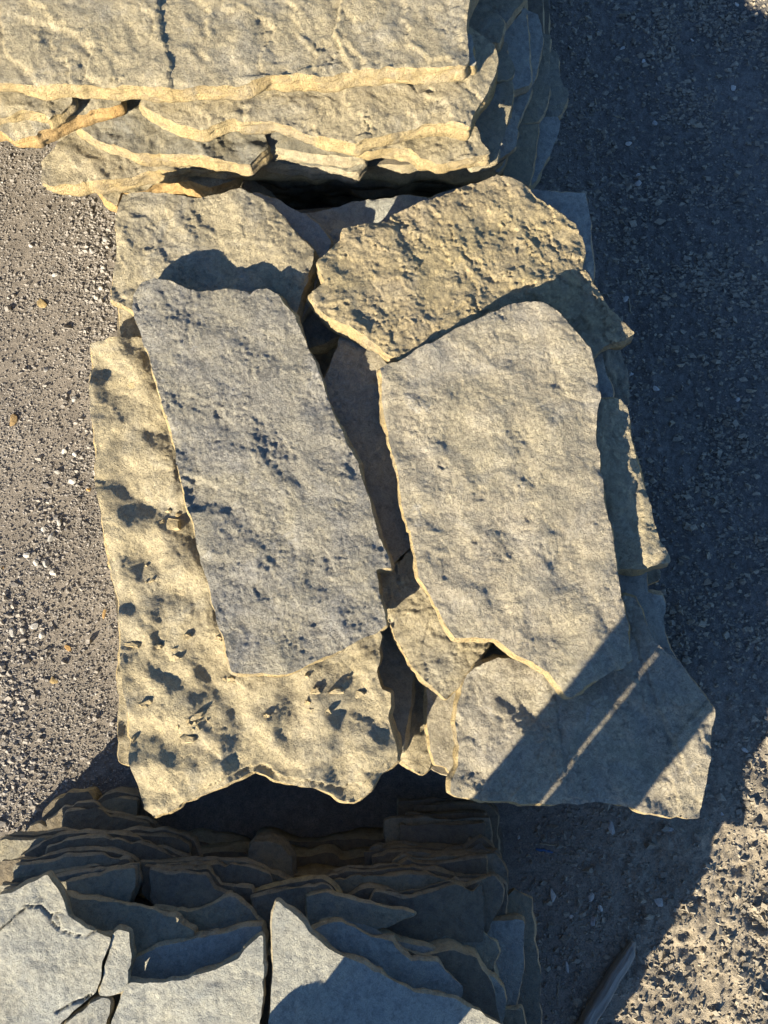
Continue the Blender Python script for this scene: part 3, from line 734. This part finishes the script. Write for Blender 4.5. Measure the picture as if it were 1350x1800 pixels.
for i, (lb, p, z, t) in enumerate(ROWS):
    if i in (12, 14, 18):
        continue
    short = lb.replace(', lower stack', '').replace(' of the lower stack', '')
    for q in range(2 if i in (0, 3, 6, 8, 11, 16) else 1):
        lab = ('thin slab over the ' if q == 0 else 'narrow slab under the ') + short
        p_ = np.array(p, float)
        cxm = p_[:, 0].mean()
        lo, hi = sorted(r_.uniform(0, 1, 2)); w_ = p_[:, 0].max() - p_[:, 0].min()
        span = (p_[:, 0].min() + .25 * lo * w_, p_[:, 0].max() - .3 * (1 - hi) * w_)
        p_[:, 0] = np.clip(p_[:, 0] + r_.uniform(-10, 10), *span)
        p_[:, 1] += (9 if q == 0 else -7) + r_.uniform(-2.2, 2.2, len(p_))
        slab(lab if word_count_ok(lab) else 'thin slab over the ' + ' '.join(short.split()[:8]), [tuple(v_) for v_ in p_], z + (.021 if q == 0 else -.021), .015, 'olive' if (i + q) % 3 == 0 else 'brown_grey', 'edged', 'flat', 3100 + 7 * i + q,
             res=.0042, bat=.05, split=3.5, jag=.25, chips=.2, slope=(0, .05))
k = 0
for z, n_ in ((.440, 1670), (.365, 1625), (.30, 1585), (.230, 1540), (.160, 1500), (.09, 1470)):
    o_ = 9 * math.sin(k * 2.1)
    f = 1 - (.44 - z) * .16
    filler([(-8, n_ + 20), (200 + o_, n_), (440, n_ + 6 - o_), (445, 2350 * f), (-8, 2350 * f)], z, .062, 800 + k, 'lower')
    filler([(450, n_), (620 + o_, n_ + 8), (800, n_), (840 + o_, n_ + 12), (870, n_ + 80), (880, 1860), (1032 if z > .28 else 915, 1895 if z > .28 else 1850), (1032 if z > .28 else 915, 2045 if z > .28 else 1900), (880, 2060), (880, 2350 * f), (450, 2350 * f)], z - .004, .058, 830 + k, 'lower')
    k += 1
# ================================================================== LOOSE THINGS
def ico(sub):
    bm = bmesh.new(); bmesh.ops.create_icosphere(bm, subdivisions=sub, radius=1.0)
    bm.verts.ensure_lookup_table(); bm.faces.ensure_lookup_table()
    V = np.array([v.co[:] for v in bm.verts]); F = np.array([[v.index for v in f.verts] for f in bm.faces])
    bm.free()
    return V, F
ICO1 = ico(1); ICO2 = ico(2)
rs = np.random.RandomState(12)

def rock_proto(V, seed, cut=5, jit=.12):
    """a sphere shaved by random planes and jittered: an angular pebble"""
    r = np.random.RandomState(seed)
    P = V * (1 + jit * r.randn(len(V), 1))
    for _ in range(cut):
        n = r.randn(3); n /= np.linalg.norm(n)
        d = r.uniform(.45, .8)
        k = P @ n
        P = P - np.outer(np.maximum(k - d, 0), n)
    return P

def tone_attr(me, vals):
    at_ = me.attributes.new('tone', 'FLOAT', 'POINT')
    at_.data.foreach_set('value', np.asarray(vals, np.float32))

def pebble_mat(name, pts, grain=300):
    m, t, b = base_mat(name)
    a = nn(t, 'ShaderNodeAttribute', attribute_name='tone')
    r = ramp(t, pts); t.links.new(a.outputs['Fac'], r.inputs[0])
    tc = nn(t, 'ShaderNodeTexCoord')
    n = noise_node(t, tc.outputs['Object'], grain, 4, .7)
    r2 = ramp(t, [(.3, (.7, .7, .7)), (.7, (1.25, 1.25, 1.22))]); t.links.new(n.outputs[0], r2.inputs[0])
    col = mixc(t, 1.0, r.outputs[0], r2.outputs[0], 'MULTIPLY')
    t.links.new(col, b.inputs['Base Color'])
    bp = nn(t, 'ShaderNodeBump'); bp.inputs['Distance'].default_value = .0012
    t.links.new(n.outputs[0], bp.inputs['Height']); t.links.new(bp.outputs[0], b.inputs['Normal'])
    b.inputs['Roughness'].default_value = .8
    return m
M['gravel'] = pebble_mat('gravel_stones', [(0, (.13, .125, .12)), (.35, (.215, .20, .185)), (.7, (.285, .268, .25)), (.93, (.37, .352, .335)), (1, (.40, .31, .19))])
M['clod'] = pebble_mat('soil_clods', [(0, (.18, .165, .138)), (.6, (.255, .232, .19)), (1, (.31, .28, .225))])
M['pebble'] = pebble_mat('pale_pebbles', [(0, (.25, .25, .25)), (.5, (.40, .39, .37)), (1, (.55, .53, .49))])
M['chip'] = stone_mat('stone_chip', (.40, .34, .21), (.42, .33, .18), (.34, .31, .24), .0012, .0016, .5)

def scatter(name, pts, size, mat, label, cat, protos, squash=(.55, .95), sink=.3, tones=None, smooth=False):
    n = len(pts)
    V0, F0 = protos[0][0], protos[0][1]
    nv, nf = len(V0), len(F0)
    AV = np.empty((n, nv, 3)); pick = rs.randint(0, len(protos), n)
    q = rs.randn(n, 4); q /= np.linalg.norm(q, axis=1, keepdims=True)
    w, x, y, z = q.T
    Rm = np.stack([np.stack([1 - 2 * (y * y + z * z), 2 * (x * y - w * z), 2 * (x * z + w * y)], 1),
                   np.stack([2 * (x * y + w * z), 1 - 2 * (x * x + z * z), 2 * (y * z - w * x)], 1),
                   np.stack([2 * (x * z - w * y), 2 * (y * z + w * x), 1 - 2 * (x * x + y * y)], 1)], 1)
    sc3 = np.stack([rs.uniform(.75, 1.35, n), rs.uniform(.65, 1.0, n), np.ones(n)], 1)
    for k, (PV, _) in enumerate(protos):
        m = pick == k
        if m.any():
            A = np.einsum('nij,vj->nvi', Rm[m], PV) * sc3[m][:, None, :]
            AV[m] = A
    sq = rs.uniform(*squash, n)
    AV[:, :, 2] *= sq[:, None]
    AV *= size[:, None, None]
    zz = ground_height(pts[:, 0], pts[:, 1])
    AV[:, :, 0] += pts[:, 0, None]; AV[:, :, 1] += pts[:, 1, None]
    AV[:, :, 2] += (zz + size * sq * (1 - 2 * sink))[:, None]
    AF = (F0[None] + (np.arange(n) * nv)[:, None, None]).reshape(-1, 3)
    me = mesh_np(name, AV.reshape(-1, 3), None, AF, None, None, np.full(len(AF), smooth))
    tn = rs.rand(n) if tones is None else tones
    tone_attr(me, np.repeat(tn, nv))
    o = link(name, me, [mat])
    return tag(o, label, cat, kind='stuff')

OCT = (np.array([[1, 0, 0], [-1, 0, 0], [0, 1, 0], [0, -1, 0], [0, 0, 1], [0, 0, -1.]]),
       np.array([[0, 2, 4], [2, 1, 4], [1, 3, 4], [3, 0, 4], [2, 0, 5], [1, 2, 5], [3, 1, 5], [0, 3, 5]]))
CUB = (np.array([[a_, b_, c_] for a_ in (-1, 1) for b_ in (-1, 1) for c_ in (-1, 1)]) * .72,
       np.array([[0, 1, 3], [0, 3, 2], [4, 6, 7], [4, 7, 5], [0, 4, 5], [0, 5, 1], [2, 3, 7], [2, 7, 6], [0, 2, 6], [0, 6, 4], [1, 5, 7], [1, 7, 3]]))
P1 = [(rock_proto(CUB[0], 40 + i, 2, .22), CUB[1]) for i in range(14)]
P3 = [(rock_proto(OCT[0], 140 + i, 1, .22), OCT[1]) for i in range(10)]

def to_px(x, y, z):
    ry = y * _c + (z - CAM_Z) * _s; rz = -y * _s + (z - CAM_Z) * _c
    return 675 + FPX * x / -rz, 900 - FPX * ry / -rz

def cloud(n, x0, x1, y0, y1, keep):
    p = np.stack([rs.uniform(x0, x1, n), rs.uniform(y0, y1, n)], 1)
    u, v = to_px(p[:, 0], p[:, 1], 0.0)
    return p[keep(p, u, v)]

# the lit gravel left of the stacks: a carpet of fine stones with coarser drifts
LG = lambda p, u, v: (u < 245) & (v > 215) & (v < 1500) & ~((u < 235) & (v > 1465))
p = cloud(108000, -1.80, -.58, -.80, 1.55, LG)
sz = .0025 * np.exp(.36 * rs.randn(len(p)))
fine_zone = fbm(p[:, 0] / .18, p[:, 1] / .3, 3, 900)
m = rs.rand(len(p)) < np.clip(.72 + 1.2 * fine_zone, .3, 1)
scatter('gravel', p[m], np.clip(sz[m], .0014, .006), M['gravel'], 'fine grey brown gravel carpet along the left of the stacks', 'gravel', P3, sink=.30, squash=(.5, .8), tones=.9 * rs.rand(m.sum()) ** 1.15)
p = cloud(32000, -1.85, -.58, -.80, 1.55, LG)
u, v = to_px(p[:, 0], p[:, 1], 0)
drift = (np.exp(-((u - 170) / 34) ** 2) * sstep(330, 400, v) * sstep(640, 520, v) + np.exp(-((u - 85) / 30) ** 2 - ((v - 950) / 75) ** 2) * 1.3
         + np.exp(-((u - 22) / 50) ** 2) * sstep(1000, 1100, v) + .6 * np.exp(-((u - 150) / 25) ** 2 - ((v - 800) / 60) ** 2)
         + .22 * sstep(.0, .4, fbm(p[:, 0] / .12, p[:, 1] / .12, 3, 910)) + .05)
m = rs.rand(len(p)) < (drift - .04) * .7
sz = .0044 * np.exp(.32 * rs.randn(m.sum()))
scatter('coarse_gravel', p[m], np.clip(sz, .0025, .0105), M['gravel'], 'coarser angular gravel drifts in the lit strip left of the stacks', 'gravel', P1, tones=np.clip(.25 + .55 * rs.rand(m.sum()), 0, 1))
# shaded fine gravel and crumbly soil on the right
RG = lambda p, u, v: (u > 830) & (v < 1900) & ~((u < 930) & (v < 330))
p = cloud(42000, .25, 1.36, -1.15, 1.98, RG)
u, v = to_px(p[:, 0], p[:, 1], 0)
strip = np.exp(-((u - (985 + .10 * v)) / 75) ** 2)
m = rs.rand(len(p)) < .10 + .8 * strip * (v < 1000) + .25 * np.exp(-((u - 990) / 60) ** 2) * (v > 1400)
sz = .0021 * np.exp(.42 * rs.randn(m.sum()))
scatter('shaded_gravel', p[m], np.clip(sz, .001, .006), M['gravel'], 'fine gravel in the shade right of the stacks', 'gravel', P3, tones=.8 * rs.rand(m.sum()) ** 1.5)
p = cloud(80000, .35, 1.36, -1.15, 1.98, lambda p, u, v: (u > 900) & (v < 1900))
u, v = to_px(p[:, 0], p[:, 1], 0)
den = .2 + .05 * (v > 1300) + .72 * sstep(-.1, .4, fbm(p[:, 0] / .2, p[:, 1] / .2, 3, 920)) * sstep(960, 1120, u)
m = rs.rand(len(p)) < den
sz = .0033 * np.exp(.52 * rs.randn(m.sum()))
P2 = [(rock_proto(CUB[0], 80 + i, 2, .22), CUB[1]) for i in range(12)]
scatter('soil_clods', p[m], np.clip(sz, .0018, .011), M['clod'], 'crumbly brown soil clods over the trodden ground at right', 'soil', P2, sink=.42, tones=rs.rand(m.sum()))

def single_rock(name, label, cat, px, py, w, l, rot, tone, seed, mat='pebble', group=None, flat=.6, sub=ICO2, cuts=7):
    x, y = xy(px, py, .01)
    mm = 2.1 / FPX / 2
    V = rock_proto(sub[0], seed, cuts, .05)
    V = V * np.array([l * mm, w * mm, flat * w * mm])
    c_, s_ = math.cos(rot), math.sin(rot)
    V = np.stack([V[:, 0] * c_ - V[:, 1] * s_, V[:, 0] * s_ + V[:, 1] * c_, V[:, 2]], 1)
    me = mesh_np(name, V, None, sub[1], None, None, np.zeros(len(sub[1]), bool))
    if mat == 'pebble':
        tone_attr(me, np.full(len(V), tone))
    o = link(name, me, [M[mat]], (x, y, gz(x, y) + .35 * flat * w * mm))
    return tag(o, label, cat, group)
STONES = [
 ('white rounded pebble near the top, right of the upper stack', 1132, 105, 10, 12, .3, .9),
 ('long pale stone lying level, right of the upper stack', 1166, 205, 8, 21, .15, .75),
 ('pale wedge shaped stone just right of the long pale one', 1214, 212, 9, 14, 1.3, .9),
 ('grey white stone alone at the right, level with the upper stack front', 1289, 153, 13, 15, .5, .6),
 ('flat grey blue square stone near the top edge, beside the upper stack', 1053, 54, 10, 13, .1, .35),
 ('slanting pale sliver of stone near the top of the shaded ground', 1096, 82, 7, 18, .7, .5),
 ('white chip at the top right edge of the picture', 1298, 3, 8, 13, 2.2, .9),
 ('small slanting white sliver high on the shaded ground', 1219, 68, 5, 13, 2.3, .8),
 ('grey white stone left of the pebble pair, below the long pale one', 1106, 252, 10, 15, .1, .7),
 ('dull rounded stone touching the long pale one', 1151, 215, 12, 14, 2.8, .2),
 ('upper white stone of a pair beside the shaded slab corner', 1123, 306, 11, 12, .8, .75),
 ('lower dull stone of a pair beside the shaded slab corner', 1122, 322, 15, 14, 2.6, .3),
 ('pale rounded stone right of the shaded slab corner', 1101, 525, 12, 16, 1.0, .5),
 ('upright looking white sliver under the flaky slab corner', 1092, 626, 7, 22, 1.75, .75),
 ('small white stone below the sliver, right of the stack', 1112, 655, 8, 14, .2, .6),
 ('three cornered white stone right of the olive slab', 1155, 681, 11, 14, 2.4, .85),
 ('small tan pebble alone at the far right, beside the pale top slab', 1298, 702, 8, 12, .7, .7),
 ('tall white stone in the shade by the right end of the lower stack', 973, 1577, 11, 27, 1.7, .8),
 ('pale three sided stone in the shade right of the tall white stone', 1040, 1579, 14, 16, 1.0, .45),
 ('small bright stone below the three sided one', 1057, 1598, 11, 13, 2.0, .7),
 ('large dull flat stone in the shade below the crossed slab', 1076, 1455, 14, 26, 1.9, .25),
 ('flat stone half buried at the edge of the sunlit ground', 1161, 1588, 16, 24, 2.4, .3),
 ('grey rounded stone below the small bright one, in the shade', 1045, 1622, 13, 17, 1.4, .2),
 ('narrow white stone low in the shade near the wooden stick', 998, 1704, 8, 22, 1.7, .5),
 ('small white stone beside the straight edged slab, in the shade', 1005, 1614, 7, 10, .5, .7),
 ('tiny pale stone under the crossed slab corner', 912, 1474, 6, 9, 1.2, .7),
 ('white pebble on the shaded ground right of the crossed slab', 1312, 1319, 8, 14, 2.6, .6),
 ('pale pebble at the tip of the shadow below the crossed slab', 1272, 1433, 7, 11, 2.6, .6),
 ('rounded grey stone on the shaded ground near the crossed slab corner', 1180, 1460, 10, 16, .2, .25),
]
for i, (lb, px_, py_, w_, l_, ro, tn) in enumerate(STONES):
    single_rock('stone', lb, 'stone', px_, py_, w_, l_, ro, tn, 1000 + i, group='loose stones on the shaded ground')
M['brown'] = stone_mat('brown_stone', (.28, .20, .10), (.33, .25, .12), (.2, .16, .10), .001, .0015, .5)
M['orange'] = stone_mat('orange_stone', (.42, .25, .09), (.40, .27, .12), (.33, .2, .09), .001, .0015, .4)
for i, (lb, px_, py_, w_, l_, ro, mt) in enumerate([
 ('flat brown stone on the gravel left of the tan slab', 70, 530, 17, 28, 2.8, 'brown'),
 ('ochre brown lump on the gravel by the left edge', 20, 736, 18, 28, 1.1, 'brown'),
 ('orange pointed chip standing on gravel beside the ochre slab', 182, 1079, 9, 19, 1.5, 'orange'),
 ('bright orange chip casting a dark shadow on the gravel', 117, 1139, 10, 16, 2.6, 'orange'),
 ('dull yellow chip pressed into the fine gravel', 92, 1196, 13, 20, 2.8, 'brown'),
 ('tiny yellow stone at the left edge of the picture', 3, 997, 6, 8, .4, 'orange'),
 ('small ochre stone against the left edge of the dimpled slab', 155, 860, 10, 11, .4, 'orange')]):
    single_rock('stone', lb, 'stone', px_, py_, w_, l_, ro, .5, 1100 + i, mat=mt, group='coloured stones on the left gravel', flat=.42)
# stones big enough to pick out of the lit gravel drift
for i, (a, b, w_) in enumerate([(88, 945, 15), (80, 990, 13), (62, 988, 11), (92, 1006, 12), (74, 930, 11), (45, 975, 12), (60, 1100, 13), (20, 1112, 15), (38, 1108, 11), (72, 1118, 12), (103, 918, 12), (128, 700, 10), (98, 828, 13), (125, 845, 12), (112, 792, 11), (130, 798, 10), (78, 648, 11), (168, 520, 11), (180, 470, 11), (185, 420, 12), (175, 505, 10), (160, 440, 9), (95, 480, 12), (52, 430, 9)]):
    single_rock('stone', 'pale grey angular stone in the coarse gravel left of the stacks', 'stone', a, b, w_, w_ * rs.uniform(1.0, 1.5), rs.uniform(0, 3), rs.uniform(.2, .7), 1200 + i, group='angular stones in the left gravel', flat=.75)

# ------------------------------------------------------------------ chips lying on the dimpled slab
CLAB = 'big dimpled ochre slab under the grey one, littered with stone chips'
def chip(label, px, py, l, w, rot, h, seed, group=None, tilt=.0, lab=CLAB, z0=.55):
    r = np.random.RandomState(seed)
    x, y = xy(px, py, z0)
    h = h * .62
    mm = 1.55 / FPX
    n = r.randint(6, 9)
    a = np.sort(r.uniform(0, 2 * np.pi, n) * .35 + np.arange(n) * 2 * np.pi / n)
    rad = r.uniform(.7, 1.1, n)
    ring = np.stack([np.cos(a) * rad * l * mm / 2, np.sin(a) * rad * w * mm / 2], 1)
    c_, s_ = math.cos(rot), math.sin(rot)
    ring = np.stack([ring[:, 0] * c_ - ring[:, 1] * s_, ring[:, 0] * s_ + ring[:, 1] * c_], 1)
    tx, ty = r.uniform(-.3, .3, 2) + tilt * np.array([.5, .6])
    lv = []
    for k, (f, g) in enumerate(((0, 1.04), (.55, 1.0), (1.0, .80))):
        q = ring * g + r.uniform(-.04, .04, ring.shape) * l * mm
        zt = f * h * (1 + r.uniform(-.25, .25, n)) + f * (tx * q[:, 0] + ty * q[:, 1])
        lv.append(np.stack([q[:, 0], q[:, 1], zt], 1))
    V = np.concatenate(lv + [np.array([[0, 0, h * r.uniform(.9, 1.2)]])])
    k0 = np.arange(n); k1 = (k0 + 1) % n
    F4 = np.concatenate([np.stack([k0 + n * j, k1 + n * j, k1 + n * (j + 1), k0 + n * (j + 1)], 1) for j in range(2)])
    F3 = np.stack([2 * n + k0, 2 * n + k1, np.full(n, 3 * n)], 1)
    me = mesh_np('stone_chip', V, F4, F3, [list(k0[::-1])], None, np.zeros(len(F4) + n + 1, bool))
    o = link('stone_chip', me, [M['chip']], (x, y, top_z(lab, x, y) - .001))
    return tag(o, label, 'stone chip', group)
CH = [
 ('long narrow chip on the left part of the dimpled slab', 232, 1133, 36, 12, 0., .011),
 ('block shaped chip right of the long narrow one', 276, 1136, 18, 11, .1, .012),
 ('tall pointed chip above the cluster, on the dimpled slab', 330, 1118, 18, 11, .4, .014),
 ('thin chip between the tall pointed and the round one', 306, 1141, 14, 6, .5, .006),
 ('rounded chip with a curved shadow below the thin one', 308, 1156, 24, 13, .2, .010),
 ('broad wedge chip near the left edge of the dimpled slab', 256, 1236, 26, 16, .3, .013),
 ('long tilted flake above the heap of chips', 348, 1258, 32, 12, .6, .010),
 ('large curved chip, lowest of the heap on the dimpled slab', 331, 1296, 34, 18, -.2, .012),
 ('single chip in the middle of the dimpled slab', 470, 1256, 15, 10, .3, .010),
 ('oblong flake just below the corner of the grey slab', 408, 1196, 24, 13, -.5, .008),
 ('small flake left of the oblong one under the grey slab', 394, 1194, 9, 7, .4, .006),
 ('long bar shaped chip in the row below the grey slab', 592, 1214, 34, 14, -.05, .012),
 ('upper chip of the cluster left of the bar shaped one', 556, 1214, 24, 14, .2, .009),
 ('lower left chip of the same cluster, bright facet', 541, 1234, 16, 9, -.2, .008),
 ('chip sitting in the dark hollow below the cluster', 549, 1247, 12, 7, .1, .006),
 ('lone chip below the bar shaped one', 578, 1250, 14, 11, .6, .011),
 ('ribbed flake at the right end of the row of chips', 628, 1222, 32, 15, .1, .006),
 ('tiny dark chip above the ribbed flake', 613, 1190, 7, 6, .7, .008),
 ('diamond shaped chip hard under the edge of the grey slab', 541, 1187, 11, 10, .8, .009),
 ('big round flake leaning at the left edge of the grey slab', 305, 922, 42, 34, .2, .009),
 ('chip above the big round flake, lit face', 296, 898, 13, 12, .9, .012),
 ('small flake at the upper left of the big round one', 286, 918, 12, 8, .5, .010),
 ('chip between the big round flake and the grey slab', 315, 905, 13, 8, .2, .010),
 ('small square chip left of the grey slab, upper of three', 256, 993, 8, 7, .7, .008),
 ('pointed chip left of the grey slab, lower right of three', 267, 1021, 11, 6, .6, .010),
 ('tiny chip left of the grey slab, lower left of three', 257, 1023, 6, 5, .6, .008),
 ('thin curled flake near the top of the dimpled slab', 234, 676, 26, 16, -.3, .005),
 ('round thin flake left of the grey slab, above the tall chip', 318, 1040, 16, 13, .3, .004),
 ('dark chip tight against the lower left edge of the grey slab', 386, 1122, 12, 14, 1.2, .010),
 ('chip at the left rim of the dimpled slab, low down', 232, 1300, 12, 10, .8, .010),
]
for i, (lb, a, b, l, w, ro, h) in enumerate(CH):
    chip(lb, a, b, l, w, ro, h, 2000 + i, 'stone chips on the dimpled slab')
for i, (a, b) in enumerate([(335, 1272), (344, 1270), (350, 1278), (339, 1281), (352, 1266), (314, 1276), (364, 1263), (334, 1265)]):
    chip('small crumb of stone in the heap on the dimpled slab', a, b, 10, 7, i, .006, 2100 + i, 'crumbs in the heap of chips')

# ------------------------------------------------------------------ wooden stick, twigs, blue scrap
def wood_mat(name, a, b_):
    m, t, b = base_mat(name)
    tc = nn(t, 'ShaderNodeTexCoord')
    mp = nn(t, 'ShaderNodeMapping'); mp.inputs['Scale'].default_value = (9, 160, 160)
    t.links.new(tc.outputs['Object'], mp.inputs[0])
    n = noise_node(t, mp.outputs[0], 1.0, 6, .7)
    r = ramp(t, [(.3, a), (.7, b_)]); t.links.new(n.outputs[0], r.inputs[0]); t.links.new(r.outputs[0], b.inputs['Base Color'])
    bp = nn(t, 'ShaderNodeBump'); bp.inputs['Distance'].default_value = .003
    t.links.new(n.outputs[0], bp.inputs['Height']); t.links.new(bp.outputs[0], b.inputs['Normal'])
    return m
M['wood'] = wood_mat('weathered_wood', (.17, .16, .14), (.36, .34, .30))
M['twig'] = wood_mat('dry_twig', (.22, .18, .12), (.36, .31, .22))

def stick(name, label, cat, p0, p1, w, h, mat, seed, rings=60, sides=14, zc=.012):
    x0, y0 = xy(*p0, zc); x1, y1 = xy(*p1, zc)
    L = math.hypot(x1 - x0, y1 - y0)
    u = np.linspace(0, 1, rings); a = np.arange(sides) * 2 * np.pi / sides
    uu, aa = np.meshgrid(u, a, indexing='ij')
    taper = .72 + .28 * sstep(0, .25, uu) + .05 * np.sin(uu * 7 + seed)
    end = np.clip(np.minimum(uu, 1 - uu) / (.05 + .05 * np.cos(aa)), .12, 1)
    sq = 1 / np.maximum(np.abs(np.cos(aa)), np.abs(np.sin(aa))) ** .75
    rr = sq * .85 + .14 * np.round(2.5 * perlin(np.cos(aa) * 3 + 5, np.sin(aa) * 3, seed + 4)) / 2.5 + .16 * fbm(uu * 4, np.cos(aa) * 2 + seed, 3, seed) + .10 * perlin(np.cos(aa) * 4, np.sin(aa) * 4 + uu, seed + 1)
    yb = .003 * L / .25 * np.sin(uu * 3.0 + seed) + .003 * fbm(uu * 6, uu * 0 + 2, 2, seed + 2)
    V = np.stack([uu * L, yb + np.cos(aa) * w / 2 * rr * taper * end, np.sin(aa) * h / 2 * rr * taper * end], 2)
    i, j = np.meshgrid(np.arange(rings - 1), np.arange(sides), indexing='ij')
    F = np.stack([i * sides + j, (i + 1) * sides + j, (i + 1) * sides + (j + 1) % sides, i * sides + (j + 1) % sides], 2).reshape(-1, 4)
    me = mesh_np(name, V.reshape(-1, 3), F, None, [list(range(sides)), list((rings - 1) * sides + np.arange(sides))[::-1]], None, np.ones(len(F) + 2, bool))
    o = link(name, me, [M[mat]], (x0, y0, gz((x0 + x1) / 2, (y0 + y1) / 2) + h * .32))
    o.rotation_euler = (0, 0, math.atan2(y1 - y0, x1 - x0))
    return tag(o, label, cat)
stick('wooden_stick', 'weathered grey wooden stick at the edge of the sunlit ground', 'stick', (1116, 1655), (1010, 1835), .036, .042, 'wood', 3, 90, 28)
for i, (lb, a, b) in enumerate([
 ('pale straight twig on the shaded soil below the crossed slab', (948, 1485), (984, 1487)),
 ('thin dry twig slanting on the ground beside the flaky slab', (1107, 520), (1111, 548)),
 ('short twig upright in the picture right of the upper stack', (1049, 166), (1051, 180)),
 ('thin twig lying level right of the upper stack', (1082, 199), (1102, 204)),
 ('dry twig on the shaded ground right of the flaky slab corner', (1199, 618), (1216, 636)),
 ('dry twig low in the shade left of the wooden stick', (982, 1765), (984, 1732))]):
    stick('twig', lb, 'twig', a, b, .0055, .004, 'twig', 20 + i, 14, 7)
bm_, tb, bb = base_mat('blue_plastic'); bb.inputs['Base Color'].default_value = (.04, .10, .22, 1); bb.inputs['Roughness'].default_value = .4
M['blue_plastic'] = bm_
stick('plastic_scrap', 'thin dark blue scrap of plastic on the soil below the twig', 'scrap', (942, 1494), (974, 1500), .008, .003, 'blue_plastic', 31, 14, 7)

# ------------------------------------------------------------------ the photographer, standing on the lower stack below the frame
def uof(px, py, z):
    x, y = xy(px, py, z)
    return AZ[1] * x - AZ[0] * y
uA, uG, uC = uof(912, 1303, .552), uof(1045, 1290, .552), uof(1190, 1320, .552)
y0 = -1.00
def leg_x(u):
    return (u + AZ[0] * y0) / AZ[1]
uL = (uA + uG - .006) / 2; uR = (uG + .006 + uC) / 2
rL = 1.155 * (uG - .006 - uA) / 2; rR = 1.155 * (uC - uG - .006) / 2
xl, xr = leg_x(uL), leg_x(uR)
zb = .545
def body():
    J = []; E = []; R = []
    def v(p, r, par=None):
        J.append(p); R.append(r)
        if par is not None:
            E.append((par, len(J) - 1))
        return len(J) - 1
    xm = (xl + xr) / 2
    pel = v((xm, y0, zb + .92), .135)
    for sx, r in ((xl, rL), (xr, rR)):
        hp = v((sx, y0, zb + .80), r * 1.0, pel)
        kn = v((sx, y0, zb + .48), r * .99, hp)
        kn2 = v((sx, y0, zb + .25), r * .98, kn)
        an = v((sx, y0, zb + .07), r * .9, kn2)
        v((sx, y0 + .12, zb + .045), .045, an)
    ch = v((xm, y0 + .04, zb + 1.18), .14, pel)
    nk0 = v((xm, y0 + .08, zb + 1.38), .12, ch)
    nk = v((xm, y0 + .12, zb + 1.49), .055, nk0)
    hd = v((xm, y0 + .17, zb + 1.58), .085, nk)
    v((xm, y0 + .18, zb + 1.68), .075, hd)
    for s_ in (-1, 1):
        sh = v((xm + s_ * .18, y0 + .08, zb + 1.38), .062, nk0)
        el = v((xm + s_ * .22, y0 + .28, zb + 1.20), .045, sh)
        wr = v((xm + s_ * .10, y0 + .50, zb + 1.32), .032, el)
        v((xm + s_ * .06, y0 + .58, zb + 1.37), .028, wr)
    me = bpy.data.meshes.new('person'); me.from_pydata(J, E, [])
    o = bpy.data.objects.new('person', me); C.objects.link(o)
    o.modifiers.new('skin', 'SKIN'); o.modifiers.new('sub', 'SUBSURF').levels = 2
    o.modifiers['sub'].render_levels = 2
    for i, r in enumerate(R):
        me.skin_vertices[0].data[i].radius = (r, r)
    me.skin_vertices[0].data[pel].use_root = True
    dg = bpy.context.evaluated_depsgraph_get()
    m2 = bpy.data.meshes.new_from_object(o.evaluated_get(dg))
    o.modifiers.clear(); o.data = m2
    cols = {'trousers': (.03, .035, .05), 'jacket': (.08, .09, .07), 'skin': (.45, .29, .21), 'boots': (.05, .035, .025), 'hair': (.05, .035, .02)}
    for k_, c_ in cols.items():
        mm_, tt_, b_ = base_mat(k_); n_ = noise_node(tt_, nn(tt_, 'ShaderNodeTexCoord').outputs['Object'], 60, 4)
        rr_ = ramp(tt_, [(.3, tuple(.8 * q for q in c_)), (.7, tuple(1.2 * q for q in c_))]); tt_.links.new(n_.outputs[0], rr_.inputs[0]); tt_.links.new(rr_.outputs[0], b_.inputs['Base Color'])
        m2.materials.append(mm_)
    for f in m2.polygons:
        c_ = f.center; h_ = c_.z - zb
        f.use_smooth = True
        hand = c_.y > y0 + .50
        f.material_index = 3 if h_ < .10 else 0 if h_ < .93 else (2 if hand else 1) if h_ < 1.47 else 2 if (h_ < 1.62 and c_.y > y0 + .15) else 4
    return tag(o, 'person in dark trousers standing on the lower stack, seen only by shadow', 'person')
body()
